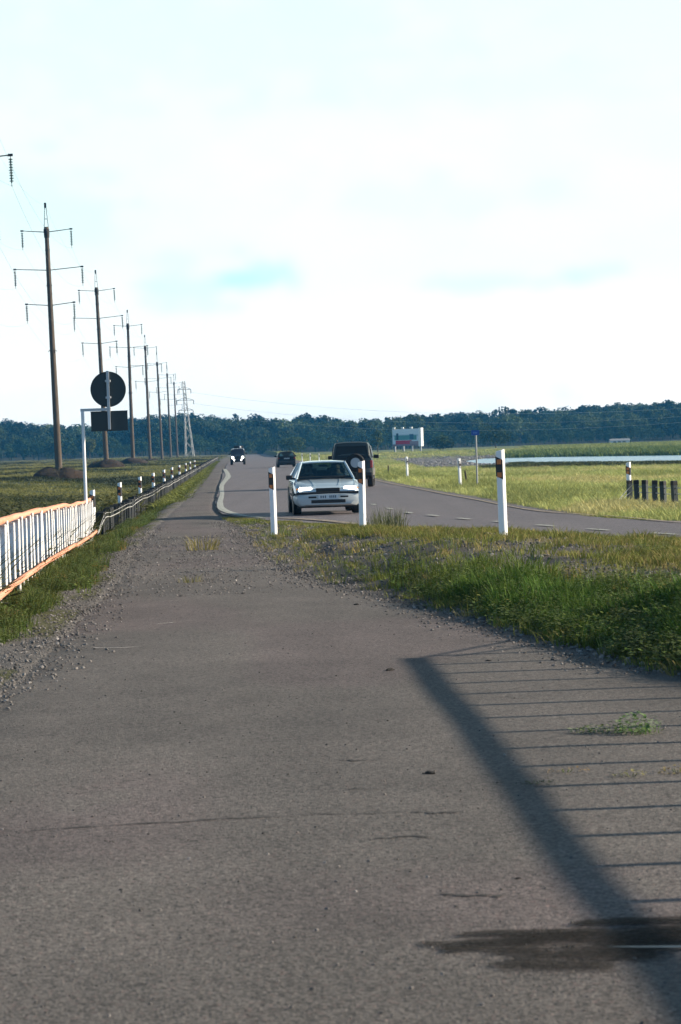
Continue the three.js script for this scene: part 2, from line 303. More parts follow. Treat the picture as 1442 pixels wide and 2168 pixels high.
part('edge_band', ribbon([G(476, 994), G(483, 1010), G(470, 1029), G(470, 1050), G(466, 1068), G(470, 1080), G(489, 1089), G(520, 1096), G(560, 1100)], [0.3, 0.36, 0.22, 0.17, 0.18, 0.22, 0.24, 0.2, 0.14], 0.04), paint, road);
part('edge_line', ribbon([G(575, 1100), G(620, 1101.5), G(680, 1105), G(740, 1111), G(840, 1120), G(960, 1129), G(1100, 1138), G(1300, 1149), G(1442, 1155), G(1600, 1162)], [0.16, 0.2, 0.2, 0.14, 0.12, 0.12, 0.12, 0.12, 0.12, 0.12], 0.04), paintTan, road);
part('edge_line', ribbon([G(640, 981), G(720, 1000), G(820, 1024), G(900, 1040), G(1000, 1059), G(1150, 1086), G(1300, 1097), G(1442, 1110), G(1560, 1116)], [0.16, 0.14, 0.11, 0.1, 0.1, 0.1, 0.1, 0.1, 0.1], 0.04), paintTan, road);
{
  const marks = [[791, 1071], [825, 1080], [866, 1089], [918, 1095], [983, 1102], [1062, 1109], [1156, 1117], [1268, 1126], [1408, 1135], [1560, 1146]].map(([a, b]) => G(a, b));
  marks.forEach(([x, z], i) => {
    const q = marks[Math.min(i + 1, marks.length - 1)], p = marks[Math.max(i - 1, 0)], dx = q[0] - p[0], dz = q[1] - p[1], l = Math.hypot(dx, dz), h = 0.62;
    const m = part('lane_dash', ribbon([[x - dx / l * h, z - dz / l * h], [x, z], [x + dx / l * h, z + dz / l * h]], [0.13, 0.14, 0.13], 0.04), paint, road);
  });
}
// thin dark lines and the damp oily patch on the path
const lineDark = std([0.055, 0.051, 0.05], 0.85);
const pathTop = (x, z) => 0.012 * (fbm(x * 0.8, z * 0.5, 97, 2) - 0.5) + 0.004;
function seam(name, pts, w, mat, seed) {
  const q = pts.map(([a, b]) => G(a, b)), c = new THREE.CatmullRomCurve3(q.map(([x, z]) => new THREE.Vector3(x, 0, z))), N = Math.max(24, Math.round(c.getLength() * 30)), P = [], I = [];
  for (let i = 0; i <= N; i++) { const t = i / N, p = c.getPoint(t), d = c.getTangent(t), j = (fbm(i * 0.3, seed, 5, 3) - 0.5) * 0.09, ww = w * (0.25 + 1.1 * noise(i * 0.5, seed, 6)) * Math.min(1, 4 * t + 0.1, 4 * (1 - t) + 0.1); for (const e of [-1, 1]) { const x = p.x - d.z * (e * ww / 2 + j), z = p.z + d.x * (e * ww / 2 + j); P.push(x, pathTop(x, z) + 0.004, z); } }
  for (let i = 0; i < N; i++) { const a = 2 * i; I.push(a, a + 1, a + 2, a + 1, a + 3, a + 2); }
  const g = new THREE.BufferGeometry(); g.setAttribute('position', new THREE.Float32BufferAttribute(P, 3)); g.setIndex(I); g.computeVertexNormals();
  if (g.attributes.normal.getY(0) < 0) { g.setIndex(I.map((_, k) => I[k - k % 3 + [0, 2, 1][k % 3]])); g.computeVertexNormals(); }
  part(name, g, mat, path);
}
seam('dark_line', [[-40, 1767], [160, 1754], [420, 1738], [640, 1728], [960, 1722]], 0.022, lineDark, 1);
seam('dark_line', [[705, 1611], [760, 1612], [825, 1611]], 0.03, lineDark, 2); seam('dark_line', [[730, 1676], [770, 1673], [810, 1673]], 0.025, lineDark, 3);
seam('dark_line', [[780, 1781], [840, 1776], [925, 1776]], 0.03, lineDark, 4); seam('dark_line', [[870, 1722], [930, 1724], [985, 1722]], 0.03, lineDark, 5);
seam('dark_line', [[935, 1894], [1000, 1900], [1080, 1898]], 0.045, lineDark, 6); seam('dark_line', [[340, 1112], [400, 1108], [450, 1110]], 0.12, lineDark, 7);
seam('scuff', [[330, 1322], [355, 1320], [388, 1318]], 0.05, std([0.42, 0.39, 0.37], 0.9), 8); seam('scuff', [[190, 1373], [240, 1374], [300, 1371]], 0.05, std([0.42, 0.39, 0.37], 0.9), 9);
{ // damp stain: ragged tongues, drawn out sideways
  const cx = 1.1, cz = G(1240, 2000)[1], w = 2.2, l = 1.4, n = 512;
  const a = tex(n, (i, j) => {
    const u = (i / n - 0.5) * w, v = (j / n - 0.5) * l;   // +v towards the camera
    let m = 0;
    for (const [x0, x1, y, h, s] of [[-0.28, 1.05, -0.33, 0.12, 1], [-0.12, 1.05, -0.14, 0.17, 1], [-0.72, 0.0, -0.2, 0.055, 0.95], [-0.85, -0.3, -0.04, 0.045, 0.9], [-0.78, -0.3, 0.07, 0.04, 0.85], [-0.5, -0.1, -0.08, 0.16, 0.85], [-0.55, -0.16, 0.2, 0.15, 0.75], [-0.62, -0.3, 0.42, 0.06, 0.7], [-0.1, 0.6, 0.06, 0.05, 0.7]]) {
      const qx = u < x0 ? x0 - u : u > x1 ? u - x1 : 0, q = Math.hypot(qx * 1.6, v - y) / h + (fbm(u * 5, v * 14, 9, 4) - 0.5) * 2.2 + (fbm(u * 40, v * 40, 19, 3) - 0.5) * 0.9;
      m = Math.max(m, s * (1 - sstep(0.3, 1.3, q)));
    }
    const k = m * (0.45 + 0.75 * fbm(i / 9, j / 4, 13, 3)) * (0.75 + 0.4 * h2(i >> 1, j >> 1, 3)) * sstep(0, 0.06, Math.min(i / n, 1 - i / n, j / n, 1 - j / n)); return [k, k, k];
  }, { srgb: false });
  a.wrapS = a.wrapT = THREE.ClampToEdgeWrapping;
  const g = new THREE.PlaneGeometry(w, l, 24, 24).rotateX(-Math.PI / 2), p = g.attributes.position, uv = g.attributes.uv;
  for (let i = 0; i < p.count; i++) { const x = p.getX(i) + cx, z = p.getZ(i) + cz; uv.setY(i, p.getZ(i) / l + 0.5); p.setXYZ(i, x, pathTop(x, z) + 0.009, z); }
  g.computeVertexNormals();
  part('damp_stain', g, new THREE.MeshPhysicalMaterial({ color: lin(0.011, 0.010, 0.008), roughness: 0.9, specularIntensity: 0.2, alphaMap: a, transparent: true }), path);
  const s = new THREE.Shape(), q = [[1280, 2014], [1340, 2013], [1442, 2012], [1560, 2012], [1560, 2018], [1442, 2016], [1370, 2016], [1320, 2015]].map(([x, y]) => G(x, y));
  s.moveTo(q[0][0], -q[0][1]); q.slice(1).forEach(([x, z]) => s.lineTo(x, -z));
  part('puddle', new THREE.ShapeGeometry(s).rotateX(-Math.PI / 2).translate(0, 0.016, 0), phys([0.06, 0.10, 0.13], 0.4, { ior: 1.33, specularIntensity: 1 }), path);
}

// water, with small ripples
{
  const s = new THREE.Shape(); waterShore.forEach(([x, z], i) => { const k = 1; i ? s.lineTo(x, -z) : s.moveTo(x, -z); });
  const rip = tex(512, (i, j) => { const v = 0.6 * noise(i / 7, j / 16, 3) + 0.4 * noise(i / 3, j / 6, 4); return [v, v, v]; }, { srgb: false, rep: 0.12 });
  const g = new THREE.ShapeGeometry(s).rotateX(-Math.PI / 2).translate(0, -1.3, 0), uv = g.attributes.uv, p = g.attributes.position;
  for (let i = 0; i < p.count; i++) uv.setXY(i, p.getX(i), p.getZ(i));
  structure('water', g, phys([0.10, 0.26, 0.36], 0.2, { bumpMap: rip, bumpScale: 0.05, ior: 1.33 }));
}

// ------------------------------------------------------------------ plants and stones, in numbers
function tuft(n, h, spread, w, lean, seed) { // n bent blades from one root
  const r = rng(seed), P = [], N = [];
  for (let i = 0; i < n; i++) {
    const a = r() * 6.283, q = Math.sqrt(r()) * spread, x = Math.cos(a) * q, z = Math.sin(a) * q, la = a + (r() - 0.5) * 1.6, hh = h * (0.45 + 0.55 * r()), l = hh * lean * (0.3 + r()), f = r() * 6.283, wx = Math.cos(f) * w / 2, wz = Math.sin(f) * w / 2;
    const m = [x + Math.cos(la) * l * 0.35, hh * 0.6, z + Math.sin(la) * l * 0.35], t = [x + Math.cos(la) * l, hh, z + Math.sin(la) * l];
    const b0 = [x - wx, -0.03, z - wz], b1 = [x + wx, -0.03, z + wz], m0 = [m[0] - wx * 0.8, m[1], m[2] - wz * 0.8], m1 = [m[0] + wx * 0.8, m[1], m[2] + wz * 0.8];
    P.push(...b0, ...b1, ...m1, ...b0, ...m1, ...m0, ...m0, ...m1, ...t);
  }
  const g = new THREE.BufferGeometry(); g.setAttribute('position', new THREE.Float32BufferAttribute(P, 3)); g.computeVertexNormals(); return g;
}
function herb(n, h, spread, leaf, seed) { // leafy weed: small broad leaves up a few stems
  const r = rng(seed), P = [];
  for (let i = 0; i < n; i++) {
    const a = r() * 6.283, q = Math.sqrt(r()) * spread, y = h * Math.pow(r(), 0.8) * (1 - 0.5 * q / spread), c = [Math.cos(a) * q, y, Math.sin(a) * q], l = leaf * (0.6 + 0.8 * r()), f = r() * 6.283, up = (r() - 0.3) * 0.9;
    const d = [Math.cos(f) * l, up * l, Math.sin(f) * l], s = [-Math.sin(f) * l * 0.33, (r() - 0.5) * 0.2 * l, Math.cos(f) * l * 0.33], tip = c.map((v, k) => v + d[k]), m0 = c.map((v, k) => v + d[k] * 0.5 + s[k]), m1 = c.map((v, k) => v + d[k] * 0.5 - s[k]);
    P.push(...c, ...m1, ...m0, ...m0, ...m1, ...tip);
    if (i % 7 === 0) P.push(c[0] - 0.006, -0.03, c[2], c[0] + 0.006, -0.03, c[2], ...c);
  }
  const g = new THREE.BufferGeometry(); g.setAttribute('position', new THREE.Float32BufferAttribute(P, 3)); g.computeVertexNormals(); return g;
}
function pebble(seed) { const g = new THREE.IcosahedronGeometry(1, 0), p = g.attributes.position, m = new Map(), r = rng(seed); for (let i = 0; i < p.count; i++) { const k = [p.getX(i), p.getY(i), p.getZ(i)].map((v) => v.toFixed(2)).join(); if (!m.has(k)) m.set(k, 0.7 + 0.5 * r()); const s = m.get(k); p.setXYZ(i, p.getX(i) * s, p.getY(i) * s * 0.65, p.getZ(i) * s * 0.85); } g.computeVertexNormals(); return g; }
const leafMat = phys([1, 1, 1], 0.85, { transmission: 0.28, thickness: 0, side: THREE.DoubleSide, specularIntensity: 0.3 });
const stoneMat = std([1, 1, 1], 0.95);
function scatter(name, label, category, geos, mat, spots) { // spots: [x, y, z, sx, sy, turn, r, g, b]
  const root = new THREE.Group(); root.name = numbered(name); scene.add(root); tag(root, label, category); root.userData.kind = 'stuff';
  const M = new THREE.Matrix4(), Q = new THREE.Quaternion(), U = new THREE.Vector3(0, 1, 0), C = new THREE.Color();
  geos.forEach((g, k) => {
    const mine = spots.filter((_, i) => i % geos.length === k), m = shade(new THREE.InstancedMesh(g, mat, mine.length)); m.name = category.replace(/ /g, '_') + '_mass';
    m.userData.kind = 'stuff';
    mine.forEach(([x, y, z, sx, sy, t, r, gg, b], i) => { M.compose(new THREE.Vector3(x, y, z), Q.setFromAxisAngle(U, t), new THREE.Vector3(sx, sy, sx)); m.setMatrixAt(i, M); m.setColorAt(i, C.setRGB(r, gg, b)); });
    root.add(m);
  });
  return root;
}
function sow(seed, n, place, make) { const r = rng(seed), out = []; for (let i = 0, k = 0; i < n && k < n * 12; k++) { const p = place(r); if (!p) continue; const s = make(p[0], p[1], r); if (s) { out.push(s); i++; } } return out; }
const vary = (c, r, a = 0.3) => { const t = 1 - a / 2 + a * r(), h = (r() - 0.5) * 0.12; return [c[0] * t * (1 + h), c[1] * t, c[2] * t * (1 - h)]; };
const grassGeo = [tuft(16, 0.34, 0.09, 0.010, 0.3, 1), tuft(13, 0.4, 0.1, 0.009, 0.45, 2), tuft(18, 0.24, 0.12, 0.010, 0.6, 3)];
const fineGeo = [tuft(14, 0.3, 0.22, 0.014, 0.7, 11), tuft(16, 0.26, 0.25, 0.016, 0.9, 12), tuft(12, 0.34, 0.2, 0.013, 0.5, 13)];
const herbGeo = [herb(70, 0.34, 0.14, 0.036, 21), herb(80, 0.26, 0.17, 0.042, 22), herb(60, 0.42, 0.12, 0.034, 23)];
const pebbleGeo = [pebble(1), pebble(2), pebble(3)];
const lush = [0.088, 0.165, 0.024], mids = [0.15, 0.18, 0.036], straw = [0.33, 0.27, 0.10];

// bank: lush foot, thin dry top, stones all over
const bankSpot = (r) => { const d = 15 * Math.pow(66 / 15, r()), z = -d, a = pathR(z), b = roadL(z); if (b - a < 0.2) return null; const lim = Math.min(b, d * 0.17 + 1.5); if (lim <= a) return null; return [a + (lim - a) * r(), z]; };
scatter('bank_grass', 'lush green grass on the foot of the bank beside the path', 'grass', grassGeo, leafMat, sow(31, 7500, bankSpot, (x, z, r) => {
  const g = bankGreen(x, z); if (r() > g * 1.15 - 0.08 || fbm(x * 2.6, z * 1.7, 48, 2) < 0.33) return null; const far = sstep(-50, -24, z), cl = fbm(x * 1.9, z * 1.3, 47, 3), s = (0.25 + 0.5 * r() * r() + 1.5 * Math.max(0, cl - 0.42)) * mix(0.6, 0.95, far) * mix(0.55, 1, sstep(0, 0.8, x - pathR(z)));
  return [x, land(x, z), z, s * 1.3, s, r() * 6.28, ...vary(mix3(mids, lush, clamp(g * far + 0.1 + (r() - 0.5) * 0.6)), r, 0.75)];
}));
scatter('bank_weed', 'low leafy green weeds among the grass of the bank', 'weeds', herbGeo, leafMat, sow(33, 3600, bankSpot, (x, z, r) => {
  const g = bankGreen(x, z); if (r() > g * sstep(-40, -20, z)) return null; const s = 0.45 + 0.55 * r();
  return [x, land(x, z), z, s * 1.1, s * 0.8, r() * 6.28, ...vary(r() < 0.025 ? [0.3, 0.24, 0.03] : mix3(lush, mids, r()), r, 0.8)];
}));
scatter('dry_grass', 'short yellowed grass along the top of the bank', 'grass', fineGeo, leafMat, sow(35, 14000, bankSpot, (x, z, r) => {
  const q = bankDry(x, z); if (r() > q + 0.06) return null; const s = (0.16 + 0.26 * r()) * mix(0.5, 1, sstep(-58, -46, z)) + 0.5 * Math.max(0, fbm(x * 2, z, 44, 2) - 0.5);
  return [x, land(x, z), z, s * 1.5, s, r() * 6.28, ...vary(r() < 0.28 ? straw : r() < 0.6 ? [0.22, 0.23, 0.055] : mids, r, 0.5)];
}));
scatter('tall_weed', 'thin tall grass stems beside the delineator in front of the white car', 'grass', [tuft(7, 0.55, 0.12, 0.01, 0.25, 71)], leafMat, sow(36, 46, (r) => G(790 + r() * 60, 1108 + r() * 9, 0.27), (x, z, r) => [x, land(x, z), z, 1, 0.55 + 0.6 * r(), r() * 6, ...vary([0.12, 0.13, 0.06], r, 0.3)]));
const stoneTone = (r) => { const t = 0.07 + 0.14 * r() + (r() < 0.08 ? 0.16 : 0); return [t * 1.04, t * 0.97, t * 0.92]; };
scatter('bank_gravel', 'grey stones strewn over the bank between path and road', 'gravel', pebbleGeo, stoneMat, sow(37, 15000, bankSpot, (x, z, r) => { if (r() < bankGreen(x, z) * 0.9) return null; const s = 0.010 + 0.026 * Math.pow(r(), 2.6); return [x, land(x, z) + s * 0.25, z, s, s, r() * 6.28, ...stoneTone(r)]; }));
const edgeStone = (seed, n, place, lo, hi) => sow(seed, n, place, (x, z, r) => { const s = lo + (hi - lo) * Math.pow(r(), 2.2); return [x, Math.max(land(x, z), pathTop(x, z)) + s * 0.25, z, s, s, r() * 6.28, ...stoneTone(r)]; });
const gauss = (r) => (r() + r() + r() - 1.5) / 1.5;
scatter('verge_gravel', 'loose grey gravel along the left edge of the path', 'gravel', pebbleGeo, stoneMat, edgeStone(39, 6000, (r) => { const d = 15 * Math.pow(60 / 15, r()), z = -d, x = pathL(z) - 0.15 + gauss(r) * (d > 19 ? 0.75 : 0.4) + 0.12; return [x, z]; }, 0.005, 0.021));
scatter('path_gravel', 'loose stones spread over the worn middle of the path', 'gravel', pebbleGeo, stoneMat, edgeStone(41, 3600, (r) => { const z = -31 - 22 * r(), x = mix(pathL(z), pathR(z), 0.5) + gauss(r) * 1.5; return x < pathR(z) + 0.2 ? [x, z] : null; }, 0.005, 0.02));
scatter('bank_foot_gravel', 'stones crumbled off along the foot of the bank', 'gravel', pebbleGeo, stoneMat, edgeStone(43, 4200, (r) => { const z = -(19 + 44 * r()); return [pathR(z) - 0.1 + gauss(r) * 0.6, z]; }, 0.006, 0.022));
scatter('path_grit', 'scattered grit on the asphalt path', 'grit', [pebbleGeo[0]], stoneMat, edgeStone(45, 900, (r) => { const d = 7.5 * Math.pow(4, r()), a = (r() - 0.5) * 0.32; return [d * a, -d]; }, 0.003, 0.009));

// verge between path and fence, and the rough ground behind the fence
const vergeSpot = (d0, d1) => (r) => { const d = d0 * Math.pow(d1 / d0, r()), e = d > 58 ? fenceX(d) : whiteX(d), p = pathL(-d); return [e - 0.15 + (p - e) * r() * 0.95, -d]; };
const vergeKeep = (x, z, r) => { if (z > -60 && fbm(x * 2.2, z * 1.1, 137, 3) < 0.47) return false; const d = -z, e = d > 58 ? fenceX(d) : whiteX(d), t = (x - e) / (pathL(z) - e), n = fbm(z * 0.33, 5, 131, 3) + 0.15 * fbm(x * 3, z, 133, 2); return r() < sstep(0.1, 0.45, 0.75 * n + 0.55 - t); };
scatter('verge_grass', 'green grass tufts between the fence and the path', 'grass', grassGeo, leafMat, sow(47, 3400, vergeSpot(24, 150), (x, z, r) => { if (!vergeKeep(x, z, r)) return null; const s = (0.3 + 0.5 * r() + 1.2 * Math.max(0, fbm(x * 1.7, z * 0.9, 139, 3) - 0.45)) * (z > -60 ? 0.85 : 0.42); return [x, land(x, z), z, s * 1.4 * (1 + Math.max(0, -z - 60) / 120), s, r() * 6.28, ...vary(mix3([0.12, 0.13, 0.032], [0.06, 0.105, 0.02], r()), r, 0.6)]; }));
scatter('verge_weed', 'low weeds growing along the foot of the fence', 'weeds', herbGeo, leafMat, sow(49, 2600, vergeSpot(24, 75), (x, z, r) => { if (!vergeKeep(x, z, r)) return null; const s = 0.4 + 0.45 * r(); return [x, land(x, z), z, s * 1.2, s * 0.8, r() * 6.28, ...vary(r() < 0.04 ? [0.3, 0.16, 0.03] : mix3(lush, mids, r()), r, 0.7)]; }));
scatter('far_verge_grass', 'mown looking grass strip beside the dark fence farther along', 'grass', fineGeo, leafMat, sow(50, 3600, vergeSpot(90, 420), (x, z, r) => { const s = 0.5 + 0.5 * r(); return [x, land(x, z), z, s * 2.2, s * 0.5, r() * 6.28, ...vary(mix3(mids, [0.22, 0.24, 0.06], r()), r, 0.4)]; }));
const roughSpot = (d0, d1, reach) => (r) => { const d = d0 * Math.pow(d1 / d0, r()), e = (d > 58 ? fenceX(d) : whiteX(d)) - 0.35, lim = -d * 0.18 - 2; if (e < lim) return null; return [e + (lim - e) * r(), -d]; };
scatter('rough_weed', 'dark tangle of weeds and tall grass behind the fence', 'weeds', [herb(60, 0.7, 0.35, 0.11, 24), herb(70, 0.55, 0.4, 0.12, 25), tuft(18, 0.75, 0.3, 0.022, 0.6, 26), tuft(16, 0.6, 0.32, 0.024, 0.9, 27)], leafMat, sow(51, 9500, roughSpot(26, 150), (x, z, r) => { const n = fbm(x * 0.3, z * 0.12, 141, 3), s = 0.55 + 0.7 * n + 0.3 * r(); return [x, land(x, z), z, s * 1.25, s * mix(0.95, 0.6, sstep(70, 150, -z)), r() * 6.28, ...vary(mix3([0.022, 0.042, 0.013], [0.13, 0.135, 0.038], sstep(0.3, 0.75, n + 0.25 * r() - 0.1)), r, 0.6)]; }));
scatter('left_field_grass', 'patchy olive grass of the field under the power line', 'grass', fineGeo, leafMat, sow(53, 15000, roughSpot(95, 800), (x, z, r) => { const n = fbm(x * 0.07, z * 0.045, 143, 3), s = 0.5 + 0.9 * r() * n + 0.2, w = 1.6 - z / 170; if (onMound(x, z)) return null; return [x, land(x, z), z, s * w, s * 0.8, r() * 6.28, ...vary(n > 0.55 ? [0.035, 0.045, 0.016] : n > 0.46 ? [0.14, 0.15, 0.042] : [0.27, 0.26, 0.08], r, 0.4)]; }));
// right-hand meadow
const meadowSpot = (d0, d1) => (r) => { const d = d0 * Math.pow(d1 / d0, r()), e = roadR(-d) + 0.25, lim = d * 0.165 + 2; if (e > lim) return null; return [e + (lim - e) * r(), -d]; };
scatter('meadow_grass', 'sunlit yellow green meadow grass beyond the road', 'grass', fineGeo, leafMat, sow(55, 30000, meadowSpot(50, 600), (x, z, r) => {
  const w = polyDist(x, z, waterShore); if (w < 2 || shoreStones(x, z) > 0.4) return null; const b = x - roadR(z), n = fbm(x * 0.35, z * 0.08, 151, 3), s = (0.35 + 0.5 * r()) * sstep(-0.4, 2.2, b + r() * 0.6) + 0.12, k = 1.1 - z / 130;
  return [x, land(x, z), z, s * k, s * (0.8 + 0.2 * k), r() * 6.28, ...vary(n > 0.6 ? [0.32, 0.35, 0.12] : n > 0.4 ? [0.47, 0.50, 0.18] : [0.56, 0.52, 0.23], r, 0.5)];
}));
scatter('near_reed', 'dark rushes along the near shore of the water', 'rushes', [tuft(18, 1.0, 0.5, 0.06, 0.5, 61), tuft(20, 0.8, 0.6, 0.06, 0.7, 62)], leafMat, sow(57, 5500, (r) => { const d = 205 + 165 * r(), x = d * (0.055 + 0.12 * r()); return [x, -d]; }, (x, z, r) => { const w = polyDist(x, z, waterShore); if (w < 0.2 || w > 24 || shoreStones(x, z) > 0.2) return null; const s = 0.5 + 0.45 * r(); return [x, land(x, z), z, s * 1.4, s * 0.5, r() * 6.28, ...vary([0.05, 0.066, 0.022], r, 0.5)]; }));
scatter('far_reed', 'tall green reeds on the far shore of the water', 'reeds', [tuft(22, 1.7, 0.9, 0.10, 0.25, 63), tuft(22, 1.4, 1.0, 0.10, 0.3, 64)], leafMat, sow(59, 9000, (r) => { const d = 360 + 330 * Math.pow(r(), 1.3), x = d * (0.03 + 0.145 * r()); return [x, -d]; }, (x, z, r) => { const w = polyDist(x, z, waterShore); if (w < 0.5 || (x / -z < 0.062 + 0.012 * noise(z * 0.02, 1, 3)) || shoreStones(x, z) > 0.1) return null; const s = 0.75 + 0.4 * r(), f = sstep(12, 60, w); return [x, land(x, z), z, s * 1.8, s * mix(0.7, 0.35, f), r() * 6.28, ...vary(mix3([0.15, 0.21, 0.06], [0.33, 0.37, 0.13], clamp(f + 0.4 * (r() - 0.5))), r, 0.35)]; }));
scatter('shore_stones', 'pale stones heaped on the spit by the water', 'stones', pebbleGeo, stoneMat, sow(61, 2200, (r) => [10 + 26 * r(), -(300 + 230 * r())], (x, z, r) => { if (r() > shoreStones(x, z) || fbm(x * 0.4, z * 0.1, 161, 2) < 0.42) return null; const s = 0.08 + 0.2 * r() * r(), t = 0.14 + 0.2 * r(); return [x, land(x, z) + 0.05, z, s, s, r() * 6, t, t * 0.97, t * 0.95]; }));

// small plants and clods on the path: each one on its own
function littlePlant(px, py, geo, s, c, label) { const [x, z] = G(px, py), o = thing('path_tuft', label, 'grass tuft', [x, pathTop(x, z), z], px); part('leaves', geo.clone().scale(s, s * 0.8, s), phys(c, 0.85, { transmission: 0.28, thickness: 0, side: THREE.DoubleSide }), o); const st = []; for (let i = 0; i < 5; i++) st.push(bar([Math.cos(i * 1.3) * 0.02 * s, -0.01, Math.sin(i * 1.3) * 0.02 * s], [Math.cos(i * 1.3) * 0.06 * s, 0.03 * s, Math.sin(i * 1.3) * 0.06 * s], 0.002, 4)); part('stem', st, std([0.1, 0.13, 0.04]), o); }
littlePlant(1260, 1553, herb(150, 0.1, 0.24, 0.04, 201), 0.6, [0.15, 0.21, 0.04], 'low spreading green weed on the path, left of its bushier neighbour');
littlePlant(1350, 1553, herb(260, 0.24, 0.2, 0.045, 202), 0.7, [0.13, 0.24, 0.04], 'bushiest green weed growing out of the asphalt path');
littlePlant(1130, 1662, herb(60, 0.07, 0.2, 0.03, 203), 0.55, [0.07, 0.08, 0.03], 'small dark weed at the edge of the broad rail shadow');
littlePlant(1200, 1637, herb(50, 0.06, 0.24, 0.03, 204), 0.5, [0.3, 0.18, 0.05], 'flat withered orange brown weed on the path');
littlePlant(1337, 1645, herb(60, 0.09, 0.18, 0.035, 205), 0.5, [0.22, 0.2, 0.03], 'yellow green weed between two thin post shadows');
littlePlant(1436, 1636, herb(70, 0.1, 0.2, 0.035, 206), 0.55, [0.3, 0.22, 0.04], 'yellowish weed at the right border of the picture on the path');
littlePlant(430, 1165, tuft(90, 0.42, 0.28, 0.012, 0.7, 207), 0.95, [0.28, 0.24, 0.06], 'yellowed grass clump standing alone where the path narrows');
littlePlant(404, 1234, tuft(40, 0.2, 0.2, 0.01, 0.8, 208), 0.75, [0.18, 0.17, 0.05], 'tiny grass clump among the loose stones of the path');
function clod(px, py, l, label) { const [x, z] = G(px, py), o = thing('clod', label, 'clod', [x, pathTop(x, z), z], px * 0.1); const g = new THREE.IcosahedronGeometry(1, 2), p = g.attributes.position; for (let i = 0; i < p.count; i++) { const a = p.getX(i), b = p.getY(i), c = p.getZ(i), s = 0.7 + 0.6 * fbm(a * 1.7 + px, b * 1.7 + c * 1.3, 5, 3); p.setXYZ(i, a * l * s, (b * 0.34 + 0.16) * l * s, c * l * 0.6 * s); } g.computeVertexNormals(); part('lump', g, std([0.022, 0.02, 0.018], 0.95), o); part('crumb', pebble(px).scale(l * 0.2, l * 0.2, l * 0.2).translate(l * 1.2, l * 0.1, l * 0.2), std([0.03, 0.027, 0.024], 0.95), o); }
clod(825, 1421, 0.035, 'dark clod on the path, nearest the tip of the rail shadow'); clod(1035, 1400, 0.022, 'little dark clod lying between thin shadows on the path');
clod(755, 1282, 0.032, 'dark clod at the foot of the stony bank'); clod(910, 1640, 0.028, 'flat dark clod on open asphalt, left of the rail shadow'); clod(1098, 1863, 0.012, 'small dark crumb just above the damp stain');

// ------------------------------------------------------------------ fences
const speckle = (a, b, seed, rep) => tex(256, (i, j) => { const n = 0.6 * noise(i / 12, j / 22, seed) + 0.4 * h2(i >> 1, j >> 1, seed + 1); const t = n > 0.36 ? 1 : 0; return mix3(b, a, t).map((v, k) => v * (0.93 + 0.07 * h2(i, j, seed + 2))); }, { rep });
const whitePaint = std([0.85, 0.86, 0.87], 0.75, { map: speckle([1, 1, 1], [0.78, 0.77, 0.74], 31, 1.3) });
const salmon = std([0.8, 0.38, 0.25], 0.7, { map: speckle([1, 1, 1], [0.92, 0.86, 0.8], 35, 1) });
const darkPost = std([0.013, 0.017, 0.021], 0.85, { map: speckle([1, 1, 1], [0.8, 0.8, 0.8], 37, 1.3) }), tarTop = std([0.012, 0.012, 0.013], 0.8);
const galv = std([0.42, 0.44, 0.46], 0.5, { metalness: 0.55 }), cableGrey = std([0.5, 0.5, 0.48], 0.55, { metalness: 0.3 });
function postGeo(w, h, c = 0.005) { const a = w / 2, s = new THREE.Shape(); s.moveTo(-a + c, -a); s.lineTo(a - c, -a); s.lineTo(a, -a + c); s.lineTo(a, a - c); s.lineTo(a - c, a); s.lineTo(-a + c, a); s.lineTo(-a, a - c); s.lineTo(-a, -a + c); const g = new THREE.ExtrudeGeometry(s, { depth: h, bevelEnabled: true, bevelThickness: 0.012, bevelSize: 0.003, bevelSegments: 1, curveSegments: 1 }); return g.rotateX(-Math.PI / 2); }
const wob = rng(77);
{
  const f = thing('white_fence', 'white painted post fence with two salmon orange rails beside the path', 'fence', [0, 0, 0]);
  const g = [postGeo(0.125, 1.06), postGeo(0.12, 1.02), postGeo(0.13, 1.04)], top = [], low = [];
  let k = 0;
  for (let d = 25.2; d < 60.6; d += 0.86, k++) {
    const x = whiteX(d), y = fenceY(d), m = part('post', g[k % 3], whitePaint, f);
    m.position.set(x, y - 0.1, -d); m.rotation.set((wob() - 0.5) * 0.03, 0.03 + (wob() - 0.5) * 0.05, (wob() - 0.5) * 0.03);
  }
  for (let d = 24.4; d <= 61; d += 0.9) { const w = (fbm(d * 0.3, 2, 171, 2) - 0.5) * 0.05; top.push([whiteX(d) - 0.01 + w * 0.4, fenceY(d) + 0.975 + w, -d]); low.push([whiteX(d) + 0.115 + w * 0.3, fenceY(d) + 0.25 + w * 0.8, -d]); }
  part('rail', tube(top, 0.042, 160, 8), salmon, f); part('rail', tube(low, 0.038, 160, 8), salmon, f);
}
